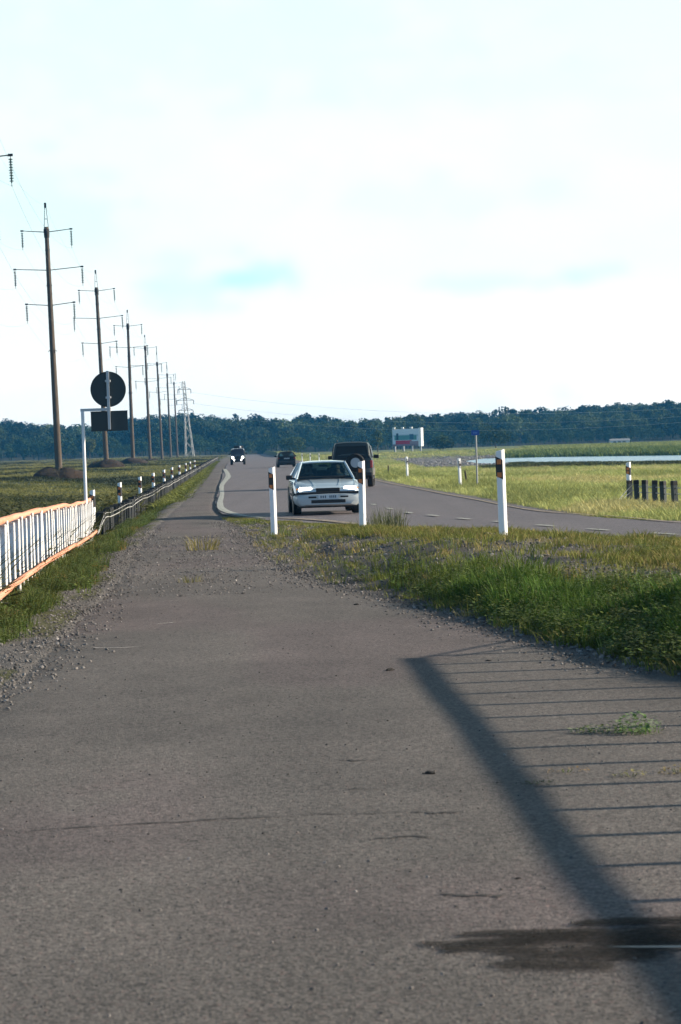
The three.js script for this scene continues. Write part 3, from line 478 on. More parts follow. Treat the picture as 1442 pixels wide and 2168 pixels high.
{
  const f = thing('dark_fence', 'long fence of dark close set posts with slack pale cables, running to the horizon', 'fence', [0, 0, 0]);
  const g = postGeo(0.19, 0.7), far = [], c1 = [], c2 = []; let k = 0;
  for (let d = 61.8; d < 470; d += 0.92, k++) {
    const x = fenceX(d), y = fenceY(d) - 0.08;
    if (k < 300) { const m = part('post', g, darkPost, f); m.position.set(x, y + (wob() - 0.5) * 0.08, -d); m.rotation.set((wob() - 0.5) * 0.08, (wob() - 0.5) * 0.3, (wob() - 0.5) * 0.06); }
    else far.push(box(0.15, 0.7, 0.15, x, y + 0.35, -d));
  }
  part('post', far, darkPost, f).userData.kind = 'stuff';
  for (let d = 61.8; d < 470; d += 3.3) { const w = (fbm(d * 0.3, 4, 173, 2) - 0.5) * 0.09; c1.push([fenceX(d) + 0.1, fenceY(d) + 0.46 + w, -d]); c2.push([fenceX(d) + 0.1, fenceY(d) + 0.56 + w * 0.8, -d]); }
  c1.unshift([whiteX(60.2) + 0.17, fenceY(60) + 0.2, -60.2]); c2.unshift([whiteX(59.6) + 0.17, fenceY(60) + 0.2, -59.6]);
  part('cable', tube(c1, 0.013, 700, 5), cableGrey, f); part('cable', tube(c2, 0.006, 700, 5), cableGrey, f);
}
{
  const bollardPaint = std([0.034, 0.046, 0.052], 0.8), f = thing('dark_post_fence', 'short stretch of dark bollard like posts with black tops right of the road', 'fence', [0, 0, 0]);
  const at = [[1334, 1075], [1350, 1078], [1367, 1079], [1387, 1080], [1406, 1083], [1430, 1085], [1455, 1087], [1482, 1090], [1511, 1093], [1542, 1096]].map(([a, b]) => G(a, b, -0.08)), g = postGeo(0.115, 0.72), cap = postGeo(0.121, 0.07);
  const cs = [[], []];
  at.forEach(([x, z], i) => { const y = land(x, z), m = part('post', g, bollardPaint, f); m.position.set(x, y - 0.04, z); m.rotation.set((wob() - 0.5) * 0.06, wob(), (wob() - 0.5) * 0.07); const c = part('cap', cap, tarTop, m); c.position.y = 0.64; cs[0].push([x + 0.03, y + 0.52, z + 0.075]); cs[1].push([x + 0.03, y + 0.38, z + 0.075]); });
  cs.forEach((c, k) => { const [x, y, z] = c[0]; c.unshift([x - 0.5, y - 0.5 + 0.12 * k, z + 0.3]); part('cable', tube(c, 0.011, 60, 5), galv, f); });
}
{ // the railing right of the camera, outside the picture: its shadow lies across the path
  const f = thing('path_railing', 'post and rail fence right of the path whose shadow falls across the asphalt', 'fence', [0, 0, 0]);
  const h = 1.0, off = h / Math.tan(SUN_EL), sh = curve([[0.98, -2], [0.97, -8], [0.93, -9.3], [0.88, -10.3], [0.83, -12.4], [0.735, -15.3], [0.62, -18.7], [0.53, -21.3]]), rail = [], g = postGeo(0.058, 1.02);
  for (let d = 3; d <= 21.3; d += 0.6) rail.push([sh(-d) + off, h, -d - 0.2]);
  for (let d = 4.7; d < 21.4; d += 0.822) { const m = part('post', g, whitePaint, f); m.position.set(sh(-d) + off + 0.02, -0.06, -d - 0.2); m.rotation.y = (wob() - 0.5) * 0.3; }
  part('rail', tube(rail, 0.041, 80, 8), salmon, f);
  const e = rail[rail.length - 1]; part('anchor_cable', tube([[e[0], h - 0.02, e[2]], [e[0] + 0.1, 0.7, e[2] - 1.6], [e[0] + 0.2, 0.3, e[2] - 3.6]], 0.014, 20, 5), galv, f); part('anchor_cable', tube([[e[0], h - 0.1, e[2]], [e[0] + 0.1, 0.6, e[2] - 1.1], [e[0] + 0.2, 0.28, e[2] - 2.6]], 0.014, 20, 5), galv, f);
}

// ------------------------------------------------------------------ delineator posts
const plastic = std([0.83, 0.84, 0.85], 0.5), blackBand = std([0.012, 0.012, 0.013], 0.5), amber = phys([0.6, 0.16, 0.02], 0.3, { clearcoat: 0.6 }), clearRefl = phys([0.6, 0.6, 0.6], 0.25, { clearcoat: 0.6 });
function delineator(x, y, z, h, turn, lean, label, group, amberOnes = true, bandTall = 0.3, wrap = false) {
  const o = thing('delineator_post', label, 'road post', [x, y - 0.05, z], turn, group); o.rotation.z = lean;
  const H = h + 0.05, w = 0.1, dp = 0.115, s = new THREE.Shape();   // a blunt wedge in plan
  s.moveTo(-w / 2, -dp / 2 + 0.03); s.quadraticCurveTo(-w / 2, -dp / 2, -w / 2 + 0.015, -dp / 2); s.lineTo(w / 2 - 0.01, -dp / 2); s.lineTo(w / 2, -dp / 2 + 0.01); s.lineTo(w / 2, dp / 2 - 0.01); s.lineTo(w / 2 - 0.03, dp / 2); s.lineTo(-w / 2 + 0.03, dp / 2); s.lineTo(-w / 2, dp / 2 - 0.03);
  const g = new THREE.ExtrudeGeometry(s, { depth: H, bevelEnabled: false, curveSegments: 4 }).rotateX(-Math.PI / 2), p = g.attributes.position;
  for (let i = 0; i < p.count; i++) if (p.getY(i) > H - 0.01) p.setY(i, H - 0.02 * (0.5 - p.getX(i) / w) - 0.015 * (0.5 + p.getZ(i) / dp));
  g.computeVertexNormals(); part('body', g, plastic, o);
  const t = H - 0.1, b = t - bandTall * h / 1.2 - 0.02, zf = dp / 2 + 0.003, sl = 0.05, q = w / 2 + 0.001;
  const band = part('band', wrap ? slab([[-q - 0.003, b + sl, zf], [q + 0.003, b, zf], [q + 0.003, t - sl, zf], [-q - 0.003, t, zf]], dp + 0.006) : slab([[-q, b + sl, zf], [q, b, zf], [q, t - sl, zf], [-q, t, zf]], 0.02), blackBand, o);
  for (const yy of [t - 0.055 - sl / 2, b + 0.04 + sl / 2]) part('reflector', rbox(0.064, 0.07, 0.012, 0.004, 0.003, yy, zf + 0.004), amberOnes ? amber : clearRefl, band);
  return o;
}
{
  const onB = (px, py) => { const [x, z] = onLand(px, py); return { x, y: land(x, z), z }; }, p1 = onB(1066, 1136), at = (px, py, d) => { const { x, z } = ahead(px, py, d); return { x, y: land(x, z), z }; }, p2 = at(768, 1112, 48), p3 = at(580, 1111, 52);
  delineator(p1.x, p1.y, p1.z, 185 / 5600 * -p1.z, -0.42, 0.012, 'nearest white delineator post with slanted black band and amber reflectors on the bank');
  delineator(p2.x, p2.y, p2.z, ahead(765, 975, 48).y - p2.y, -0.42, -0.006, 'white delineator post standing in front of the white car at its headlight');
  delineator(p3.x, p3.y, p3.z, ahead(575, 988, 52).y - p3.y, -0.42, 0.006, 'white delineator post left of the white car, where the edge band bends');
  const r1 = G(863, 1015, -0.05), r2 = G(975, 1034, -0.05), r3 = G(1333, 1076, -0.08);
  delineator(r1[0], land(...r1), r1[1], 1.14, 0.5, 0.02, 'white delineator post in the meadow, below the billboard', null, false);
  delineator(r2[0], land(...r2), r2[1], 1.14, 0.5, 0.03, 'white delineator post in the meadow, left of the blue sign', null, false);
  delineator(r3[0], land(...r3) + 0.72, r3[1], 0.42, -0.4, 0, 'short white delineator head on the end post of the dark bollard fence', null, true, 0.62, true);
  [[640, 978.5, 'leftmost'], [657, 981, 'middle one'], [676, 983, 'rightmost']].forEach(([a, b, w]) => { const q = G(a, b); delineator(q[0], land(...q), q[1], 1.1, 0.3, 0, w + ' of three tiny white delineators between the black hatchback and the off road car', 'far delineators along the right verge', false); });
  const words = ['nearest delineator post on the dark fence, next to the white fence', 'second delineator post along the dark fence from the white fence', 'third delineator post along the dark fence from the white fence', 'fourth delineator post along the dark fence from the white fence', 'fifth delineator post along the dark fence from the white fence', 'sixth delineator post along the dark fence from the white fence', 'seventh delineator post along the dark fence from the white fence', 'eighth delineator post along the dark fence from the white fence', 'ninth delineator post along the dark fence from the white fence', 'tenth and farthest delineator post along the dark fence'];
  [62.2, 76.7, 92.9, 107.8, 124, 139.4, 157.6, 177.8, 195, 216].forEach((d, i) => { const x = fenceX(d) - 0.18; delineator(x, fenceY(d), -d, 1.18, -0.25, 0, words[i] , 'delineator posts on the dark fence', true, 0.3, true); });
}

// ------------------------------------------------------------------ the sign seen from behind
{
  const d = 57.5, b = ahead(184, 1118, d), o = thing('road_sign', 'grey back of a round road sign and square plate on a bent white pole', 'road sign', [b.x, b.y, -d]);
  const s = 5600 / d, H = (1118 - 870) / s, ax = (233 - 177) / s;
  o.rotation.z = 0.004;
  const back = std([0.028, 0.042, 0.045], 0.6), steel = std([0.5, 0.52, 0.53], 0.55, { metalness: 0.2 });
  part('pole', cyl(0.036, 0.036, H + 1.2, 12, 0, -1.2), std([0.78, 0.79, 0.8], 0.6), o);
  part('arm', [box(ax + 0.09, 0.06, 0.05, ax / 2, H + 0.018, 0), rbox(0.1, 0.1, 0.09, 0.015, ax, H + 0.02, 0)], steel, o);
  const dy = H + (870 - 826) / s; 
  part('upright', box(0.058, (913 - 789) / s, 0.045, ax, H + 0.02 + ((870 - 913) / s + (870 - 789) / s) / 2, 0.03), steel, o);
  const disc = part('disc', new THREE.CylinderGeometry(0.378, 0.378, 0.012, 48).rotateX(Math.PI / 2).translate(ax, dy, -0.012), back, o);
  part('rim', new THREE.TorusGeometry(0.376, 0.012, 6, 48).translate(ax, dy, -0.008), back, disc);
  const plate = part('plate', box(0.80, 0.42, 0.012, ax, H + (870 - 893) / s, -0.012), back, o);
  part('rim', [box(0.81, 0.016, 0.022, ax, H + (870 - 893) / s + 0.21, -0.008), box(0.81, 0.016, 0.022, ax, H + (870 - 893) / s - 0.21, -0.008)], back, plate);
  part('clamp', [rbox(0.12, 0.05, 0.05, 0.01, ax, dy + 0.18, 0.025), rbox(0.12, 0.05, 0.05, 0.01, ax, dy - 0.18, 0.025)], steel, o);
}
{ // small blue kilometre plate in the meadow
  const q = G(1011, 1037, -0.1), o = thing('blue_sign', 'small blue number plate on a thin grey pole in the meadow', 'road sign', [q[0], land(...q) - 0.05, q[1]]), s = 5600 / -q[1], H = (1037 - 917) / s;
  part('pole', cyl(0.034, 0.034, H, 8), std([0.3, 0.31, 0.32], 0.6), o);
  const c = document.createElement('canvas'); c.width = 160; c.height = 96; const k = c.getContext('2d'); k.fillStyle = '#1d4fa0'; k.fillRect(0, 0, 160, 96); k.fillStyle = '#5c87c4'; for (const [x, w] of [[40, 20], [70, 22], [102, 18]]) k.fillRect(x, 34, w, 30);
  const t = new THREE.CanvasTexture(c); t.colorSpace = THREE.SRGBColorSpace;
  part('plate', box(0.3, 0.19, 0.015, -0.02, H + 0.02, 0.035), [0, 1, 2, 3, 5].length && std([1, 1, 1], 0.5, { map: t }), o);
  const w1 = G(823, 1001), w2 = G(989, 1022);
  for (const [w, h, l, lab] of [[w1, 0.5, 0.03, 'short dark wooden stake in the meadow left of the delineator'], [w2, 0.55, 0.12, 'leaning dark wooden stake beside the blue sign pole']]) { const p = thing('stake', lab, 'stake', [w[0], land(...w) - 0.05, w[1]]); p.rotation.z = l; part('shaft', cyl(0.045, 0.038, h + 0.05, 7), std([0.05, 0.04, 0.03], 0.95), p); part('tip', cyl(0.038, 0.012, 0.06, 7, 0, h + 0.05), std([0.07, 0.055, 0.04], 0.95), p); }
}
{ // billboard far off, seen askew
  const d = 640, b = ahead(862, 957, d), s = 5600 / d, o = thing('billboard', 'billboard with red lower band and white edge in front of the forest', 'billboard', [b.x, land(b.x, -d), -d], -0.42), y0 = b.y - land(b.x, -d);
  const W = 59 / s, lo = y0 + (957 - 944) / s, hi = y0 + (957 - 908) / s, white = std([0.8, 0.8, 0.8], 0.6), grey = std([0.3, 0.32, 0.34], 0.7);
  const c = document.createElement('canvas'); c.width = 256; c.height = 160; const k = c.getContext('2d');
  k.fillStyle = '#d6dfe8'; k.fillRect(0, 0, 256, 160); k.fillStyle = '#b9c8d4'; k.fillRect(0, 52, 256, 20); k.fillStyle = '#5d9290'; k.fillRect(20, 60, 220, 44); k.fillStyle = '#2a4a58'; k.fillRect(38, 40, 22, 66); k.fillStyle = '#3a6a80'; k.fillRect(170, 50, 40, 66); k.fillStyle = '#cfd8dc'; k.fillRect(20, 104, 190, 12); k.fillStyle = '#c42a44'; k.fillRect(30, 108, 160, 36); k.fillStyle = '#8a7580'; k.fillRect(0, 142, 256, 18); k.fillStyle = '#9a858e'; k.fillRect(172, 116, 84, 26);
  const t = new THREE.CanvasTexture(c); t.colorSpace = THREE.SRGBColorSpace;
  part('panel', box(W, hi - lo, 0.3, -0.3, (lo + hi) / 2, 0), std([1, 1, 1], 0.7, { map: t }), o);
  part('edge_panel', box(0.75, hi - lo + 0.3, 1.4, W / 2 + 0.2, (lo + hi) / 2, -0.3), white, o);
  for (let i = 0; i < 4; i++) part('leg', box(0.32, lo + 0.6, 0.4, -W / 2 + 0.2 + i * W / 3, (lo - 0.6) / 2, -0.1), grey, o);
  for (let i = 0; i < 3; i++) part('lamp', [box(0.6, 0.35, 0.4, -W / 2 + 0.3 + i * W / 3, hi + 0.25, 0.5), box(0.06, 0.06, 0.6, -W / 2 + 0.3 + i * W / 3, hi + 0.12, 0.2)], white, o);
}

// ------------------------------------------------------------------ power line
const concrete = std([0.115, 0.09, 0.068], 0.9, { map: speckle([1, 1, 1], [0.86, 0.84, 0.8], 41, 0.4) }), iron = std([0.05, 0.05, 0.05], 0.7), insul = phys([0.05, 0.09, 0.085], 0.25), dark = std([0.025, 0.024, 0.022], 0.8);
const ARMS = [[20.9, 2.15], [17.55, 2.95], [14.45, 2.08]], LEAN = 0.012, wireEnds = [];
function insulator(n) { const p = [[0.001, 0]]; let y = 0; p.push([0.02, 0], [0.02, -0.12]); y = -0.12; for (let i = 0; i < n; i++) { p.push([0.03, y], [0.125, y - 0.05], [0.12, y - 0.07], [0.035, y - 0.085], [0.035, y - 0.145]); y -= 0.145; } p.push([0.02, y], [0.02, y - 0.14], [0.05, y - 0.16], [0.001, y - 0.2]); return [new THREE.LatheGeometry(p.map(([a, b]) => new THREE.Vector2(a, b)).reverse(), 8), y - 0.18]; }
const [insGeo, insLow] = insulator(9);
{
  const o = thing('power_pole', 'x', 'power pole', [0, 0, 0]);
  part('mast', new THREE.CylinderGeometry(0.19, 0.335, 22.5, 10).translate(0, 10.05, 0), concrete, o);
  part('collar', cyl(0.24, 0.27, 0.75, 10, 0, 20.35), dark, o);
  part('spire', [bar([-0.2, 21.0, 0], [-0.05, 23.2, 0], 0.03), bar([0.2, 21.0, 0], [0.05, 23.2, 0], 0.03), box(0.16, 0.06, 0.06, 0, 22.0), box(0.2, 0.45, 0.08, 0, 23.2)], iron, o);
  for (const [y, l] of ARMS) {
    const arm = part('crossarm', [bar([-l, y + 0.14, 0], [0, y - 0.06, 0.12], 0.035), bar([-l, y + 0.14, 0], [0, y - 0.06, -0.12], 0.035), bar([l, y + 0.14, 0], [0, y - 0.06, 0.12], 0.035), bar([l, y + 0.14, 0], [0, y - 0.06, -0.12], 0.035), box(0.26, 0.13, 0.16, -l, y + 0.14), box(0.26, 0.13, 0.16, l, y + 0.14)], iron, o);
    for (const e of [-1, 1]) part('insulator', insGeo.clone().translate(e * l, y + 0.08, 0), insul, arm);
  }
  part('step_bracket', [new THREE.TorusGeometry(0.35, 0.03, 5, 12, 2.2).rotateZ(0.3).translate(-0.12, 10.1, 0.2), new THREE.TorusGeometry(0.35, 0.03, 5, 12, 2.2).rotateZ(0.7).translate(0.12, 10.1, 0.2)], iron, o);
  part('band', [cyl(0.225, 0.22, 0.12, 10, 0, 19.2), cyl(0.26, 0.255, 0.12, 10, 0, 16.1)], iron, o);
  const where = ['nearest power pole at the left border, only an arm tip with insulator in view', 'tallest full power pole left of the round sign', 'second full power pole, rising behind the round road sign', 'third full power pole, just right of the road sign', 'fourth full power pole from the left in the receding row', 'fifth full power pole from the left in the receding row', 'sixth full power pole from the left in the receding row', 'last slim power pole before the lattice pylon'];
  POLES.forEach(([x, z], k) => {
    const p = k ? o.clone() : o; if (k) { p.name = numbered('power_pole'); scene.add(p); }
    const lean = LEAN + [0.004, 0.006, 0.012, -0.006, 0, 0.008, 0, 0.004][k], turn = [0.05, 0.06, 0.04, 0.02, 0.05, 0.03, 0.06, 0.05][k];
    const y = land(x, z) + 0.82; p.position.set(x, y, z); p.rotation.set(0, turn, lean); p.userData = { label: where[k], category: 'power pole', group: 'power poles along the left field' };
    p.updateMatrixWorld(true); wireEnds.push([...ARMS.flatMap(([a, l]) => [-1, 1].map((e) => new THREE.Vector3(e * l, a + 0.08 + insLow, 0).applyMatrix4(p.matrixWorld))), new THREE.Vector3(0, 23.2, 0).applyMatrix4(p.matrixWorld)]);
  });
}
{ // earth heaped round the feet of the nearer poles
  const soil = std([0.034, 0.022, 0.014], 1, { map: speckle([1, 1, 1], [0.55, 0.5, 0.45], 55, 0.7) }), weed = phys([0.07, 0.06, 0.022], 0.9, { transmission: 0.2, thickness: 0, side: THREE.DoubleSide });
  const lab = ['', 'dark earth mound at the foot of the tallest full power pole', 'dark earth mound at the foot of the power pole behind the road sign', 'dark earth mound at the foot of the third full power pole', 'small earth mound at the foot of the fourth full power pole'];
  for (let k = 1; k < 5; k++) {
    const [x, z] = POLES[k], o = thing('earth_mound', lab[k], 'mound', [x, land(x, z) - 0.1, z]), R = k < 4 ? 2.3 : 1.6, h = k < 4 ? 0.98 : 0.5, g = new THREE.CylinderGeometry(0.35, 1, 1, 40, 10), p = g.attributes.position, tw = [], r = rng(600 + k);
    for (let i = 0; i < p.count; i++) { const a = p.getX(i), c = p.getZ(i), y = p.getY(i) + 0.5, q = Math.hypot(a, c) || 1, prof = Math.sqrt(Math.max(0, 1 - y * y * 0.86)), n = 0.75 + 0.5 * fbm(a / q * 1.7 + k * 9, c / q * 1.7 + y * 1.5, 61, 3); const f = q < 0.34 ? 1 : prof / q * n; p.setXYZ(i, a * f * R, y * h * (0.8 + 0.4 * noise(a * 3 + k, c * 3, 8)), c * f * R); }
    g.computeVertexNormals(); part('heap', g, soil, o);
    for (let i = 0; i < 60; i++) { const a = r() * 6.283, q = R * (0.35 + 0.65 * r()); tw.push(tuft(6, 0.3 + 0.35 * r(), 0.2, 0.03, 0.8, 700 + i).translate(Math.cos(a) * q, h * 0.9 * Math.sqrt(Math.max(0.05, 1 - (q / R) ** 2)) * 0.9, Math.sin(a) * q)); }
    const m = part('weeds', tw, weed, o); m.userData.kind = 'stuff';
  }
}
const wireMat = std([0.22, 0.23, 0.24], 0.6, { metalness: 0.3 });
{
  const first = wireEnds[0].map((v) => new THREE.Vector3(v.x + 3.8, v.y + 0.5, v.z + 91)), last = wireEnds[7].map((v) => new THREE.Vector3(v.x - 3, v.y, v.z - 80)), rows = [first, ...wireEnds, last];
  const lab = ['lower left', 'lower right'];
  for (let w = 0; w < 7; w++) {
    const seg = [];
    for (let k = 0; k < rows.length - 1; k++) { const a = rows[k][w], b = rows[k + 1][w], pts = []; for (let i = 0; i <= 10; i++) { const t = i / 10; pts.push([mix(a.x, b.x, t), mix(a.y, b.y, t) - 1.7 * 4 * t * (1 - t), mix(a.z, b.z, t)]); } seg.push(tube(pts, 0.007, 20, 4)); }
    tag(part('power_wire', seg, wireMat), ['thin wire hung from the left ends of the top crossarms', 'thin wire hung from the right ends of the top crossarms', 'thin wire hung from the left ends of the middle crossarms', 'thin wire hung from the right ends of the middle crossarms', 'thin wire hung from the left ends of the lowest crossarms', 'thin wire hung from the right ends of the lowest crossarms', 'thin wire strung over the tips of the power poles'][w], 'wire', 'wires of the power line');
  }
}
{ // lattice pylon at the end of the row, with wires crossing to the right in front of the forest
  const d = 800, b = ahead(402, 966, d), y = land(b.x, -d), o = thing('lattice_pylon', 'steel lattice pylon at the end of the row of power poles', 'pylon', [b.x, y - 0.1, -d], 0.25), st = std([0.42, 0.42, 0.4], 0.6, { metalness: 0.3 }), dk = std([0.16, 0.17, 0.17], 0.6, { metalness: 0.3 });
  const wd = (h) => h < 12 ? mix(1.2, 0.5, h / 12) : mix(0.55, 0.3, (h - 12) / 12), sh = (h) => -h * 0.05;
  for (const [a, c] of [[-1, -1], [1, -1], [1, 1], [-1, 1]]) part('leg', [bar([a * wd(0), 0, c * wd(0)], [a * wd(12) + sh(12), 12, c * wd(12)], 0.11), bar([a * wd(12) + sh(12), 12, c * wd(12)], [a * wd(23) + sh(23), 23, c * wd(23)], 0.08)], st, o);
  const br = []; for (let h = 0, s = 1; h < 22; h += h < 12 ? 2.4 : 1.6, s = -s) { const n = Math.min(23, h + (h < 12 ? 2.4 : 1.6)); for (const c of [-1, 1]) { br.push(bar([-s * wd(h) + sh(h), h, c * wd(h)], [s * wd(n) + sh(n), n, c * wd(n)], 0.05, 4), bar([c * wd(h) + sh(h), h, -s * wd(h)], [c * wd(n) + sh(n), n, s * wd(n)], 0.05, 4)); } }
  part('bracing', br, st, o);
  for (const [h, l] of [[20.5, 2], [17.2, 2.6], [14.2, 2.2]]) part('crossarm', [bar([sh(h) - l, h, 0], [sh(h) + l, h, 0], 0.09), bar([sh(h) - l, h, 0], [sh(h), h + 0.8, 0], 0.06), bar([sh(h) + l, h, 0], [sh(h), h + 0.8, 0], 0.06), ...[-1, 1].map((e) => cyl(0.12, 0.12, 1.2, 6, sh(h) + e * l, h - 1.25))], dk, o);
  const end = [[1700, 846], [1700, 862], [1700, 872]]; const labs = ['upper wire crossing in front of the forest to the right', 'middle wire crossing in front of the forest to the right', 'lower wire crossing in front of the forest to the right'];
  [[20.5, 0], [17.2, 1], [14.2, 2]].forEach(([h, i]) => { const a = new THREE.Vector3(b.x + 2 + sh(h), y + h - 1, -d), q = ahead(...end[i], 560), p = []; for (let k = 0; k <= 30; k++) { const t = k / 30; p.push([mix(a.x, q.x, t), mix(a.y, q.y, t) - 4 * 4.6 * t * (1 - t), mix(a.z, q.z, t)]); } tag(part('crossing_wire', tube(p, 0.022, 60, 4), std([0.5, 0.52, 0.53], 0.5)), labs[i], 'wire'); });
}

// ------------------------------------------------------------------ trees
function crown(n, rx, ry, leaf, seed, lobes = 9, cone = 0) { // leaf clumps on many small lobes, gaps between
  const r = rng(seed), L = [], P = [];
  for (let i = 0; i < lobes; i++) { const a = r() * 6.283, y = (r() - 0.42) * 1.25, w = Math.sqrt(Math.max(0.05, 1 - y * y * 0.6)) * (cone ? clamp(0.9 - y * 0.75, 0.15, 1.2) : 1), q = Math.sqrt(r()) * 0.72 * w; L.push([Math.cos(a) * q * rx, y * ry * 0.8, Math.sin(a) * q * rx, (0.3 + 0.24 * r()) * rx * (cone ? 0.8 : 1)]); }
  for (let i = 0; i < n; i++) {
    const l = L[i % lobes], a = r() * 6.283, u = r() * 2 - 1, k = Math.sqrt(1 - u * u), q = l[3] * (0.55 + 0.5 * Math.pow(r(), 0.5)), c = [l[0] + Math.cos(a) * k * q, l[1] + u * q * 0.85, l[2] + Math.sin(a) * k * q];
    const s = leaf * (0.6 + 0.8 * r()), e = [r() - 0.5, r() - 0.5, r() - 0.5], f = [r() - 0.5, r() - 0.5, r() - 0.5], ne = Math.hypot(...e) || 1, nf = Math.hypot(...f) || 1;
    const A = e.map((v) => v / ne * s), B = f.map((v) => v / nf * s * 0.8), p0 = c.map((v, j) => v - A[j]), p1 = c.map((v, j) => v + B[j]), p2 = c.map((v, j) => v + A[j]), p3 = c.map((v, j) => v - B[j] * 0.7);
    P.push(...p0, ...p1, ...p2, ...p0, ...p2, ...p3);
  }
  const g = new THREE.BufferGeometry(); g.setAttribute('position', new THREE.Float32BufferAttribute(P, 3)); g.computeVertexNormals(); return g;
}
const bark = std([0.07, 0.055, 0.045], 0.95);
function treeAt(name, label, category, px, py, d, h, w, c, cone, seed) { // py: foot of the tree
  const b = ahead(px, py, d), y = Math.max(-0.6, Math.min(land(b.x, -d), b.y)), o = thing(name, label, category, [b.x, y, -d]), t = h * (cone ? 0.1 : 0.2);
  const r = rng(seed), limbs = [cyl(h * 0.025, h * 0.012, h * 0.62, 7)];
  for (let i = 0; i < 5; i++) { const a = r() * 6.28, y0 = h * (0.25 + 0.3 * r()); limbs.push(bar([0, y0, 0], [Math.cos(a) * w * 0.3, y0 + h * 0.18, Math.sin(a) * w * 0.3], h * 0.007, 5)); }
  part('trunk', limbs, bark, o);
  part('crown', crown(1500, w / 2, h * 0.5, Math.max(0.28, h * 0.036), seed, 22, cone).translate(0, t + h * 0.4, 0), phys(c, 0.9, { transmission: 0.2, thickness: 0, side: THREE.DoubleSide, specularIntensity: 0.2 }), o);
}
const treeMat = phys([1, 1, 1], 0.9, { transmission: 0.2, thickness: 0, side: THREE.DoubleSide, specularIntensity: 0.2 });
{ // the wood on the low hill reads as one mass
  const geos = []; for (let k = 0; k < 5; k++) { const hh = 13; geos.push(mergeGeometries([crown(900, 3.4 + 0.6 * k, 6.2, 0.46, 300 + k, 20).translate(0, 6.6, 0), (() => { const g = cyl(0.25, 0.14, 6, 5).toNonIndexed(); g.deleteAttribute('uv'); return g; })()])); }
  geos.push(mergeGeometries([crown(700, 2.4, 7, 0.4, 320, 20, 1).translate(0, 6.6, 0), (() => { const g = cyl(0.22, 0.1, 7, 5).toNonIndexed(); g.deleteAttribute('uv'); return g; })()]));
  const spots = [], r = rng(401);
  for (let row = 0; row < 15; row++) {
    const d0 = 955 + row * 26;
    for (let a = -13.5; a < 13.5; a += (row < 2 ? 0.26 : 0.24) * (0.7 + 0.6 * r())) {
      const d = d0 + (r() - 0.5) * 24, t = a * Math.PI / 180, x = d * Math.tan(t), front = row < 2, s = (front ? 0.36 + 0.36 * r() : 0.62 + 0.45 * r() + 0.22 * Math.pow(r(), 4)) * (a < -3.5 && front ? 1.05 : 1);
      const n = fbm(x * 0.02, d * 0.012, 411, 3), base = front ? mix3([0.032, 0.065, 0.024], [0.052, 0.09, 0.03], r()) : mix3([0.010, 0.028, 0.014], [0.082, 0.118, 0.045], Math.pow(sstep(0.32, 0.72, n + (r() - 0.5) * 0.3), 1.4));  // noise mixes lighter species with sunlit and shaded greens painted into the crowns
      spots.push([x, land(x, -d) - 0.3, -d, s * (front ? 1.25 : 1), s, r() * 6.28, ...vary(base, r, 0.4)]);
    }
  }
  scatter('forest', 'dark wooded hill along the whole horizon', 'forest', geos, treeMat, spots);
}
treeAt('broad_tree', 'round dark tree at the forest edge behind the blue sign', 'tree', 1050, 952, 700, 6.2, 8.2, [0.035, 0.06, 0.022], 0, 501);
treeAt('slim_tree', 'slim pale green tree at the forest edge left of the billboard', 'tree', 800, 957, 720, 6.6, 4, [0.09, 0.12, 0.035], 1, 502);
treeAt('low_tree', 'low rounded tree at the forest edge right of the billboard', 'tree', 938, 955, 700, 3.6, 6.4, [0.05, 0.08, 0.025], 0, 503);
treeAt('low_tree', 'low bushy tree above the dark hatchback', 'tree', 620, 962, 760, 4.4, 8, [0.055, 0.085, 0.028], 0, 504);
treeAt('birch_tree', 'light green tree at the forest foot left of the lattice pylon', 'tree', 190, 969, 760, 5.8, 3.8, [0.12, 0.14, 0.045], 0, 505);
{ // pale shed at the forest foot
  for (const [px, py, w, h, c, lab] of [[1312, 943, 40, 8, [0.62, 0.63, 0.65], 'long pale shed at the forest foot above the water']]) {
    const d = 740, b = ahead(px, py, d), s = 5600 / d, o = thing('shed', lab, 'shed', [b.x, land(b.x, -d), -d]), W = w / s, H = h / s + Math.max(0, b.y - land(b.x, -d));
    part('wall', box(W, H, 4, 0, H / 2, 0), std(c, 0.8), o);
    part('roof', poly([[-W / 2 - 0.2, H, 2.2], [W / 2 + 0.2, H, 2.2], [W / 2 + 0.2, H + 0.5, 0], [-W / 2 - 0.2, H + 0.5, 0], [-W / 2 - 0.2, H, -2.2], [W / 2 + 0.2, H, -2.2]], [[0, 1, 2], [0, 2, 3], [3, 2, 5], [3, 5, 4], [0, 3, 4], [1, 5, 2]]), std([0.3, 0.32, 0.34], 0.7), o);
    part('door', box(0.9, Math.min(H * 0.8, 1.9), 0.06, W * 0.2, Math.min(H * 0.8, 1.9) / 2, 2.02), std([0.12, 0.13, 0.14], 0.7), o);
    for (const e of [-0.3, -0.05]) part('window', box(0.8, H * 0.35, 0.06, W * e, H * 0.6, 2.02), std([0.05, 0.07, 0.08], 0.2), o);
  }
  const q = G(1035, 962, -0.5), m = thing('marker_post', 'short dark marker post on the stony spit', 'post', [q[0], land(...q), q[1]]); part('shaft', cyl(0.12, 0.1, 0.8, 8), std([0.04, 0.045, 0.05], 0.9), m); part('cap', cyl(0.14, 0.12, 0.12, 8, 0, 0.8), std([0.3, 0.3, 0.32], 0.9), m);
}

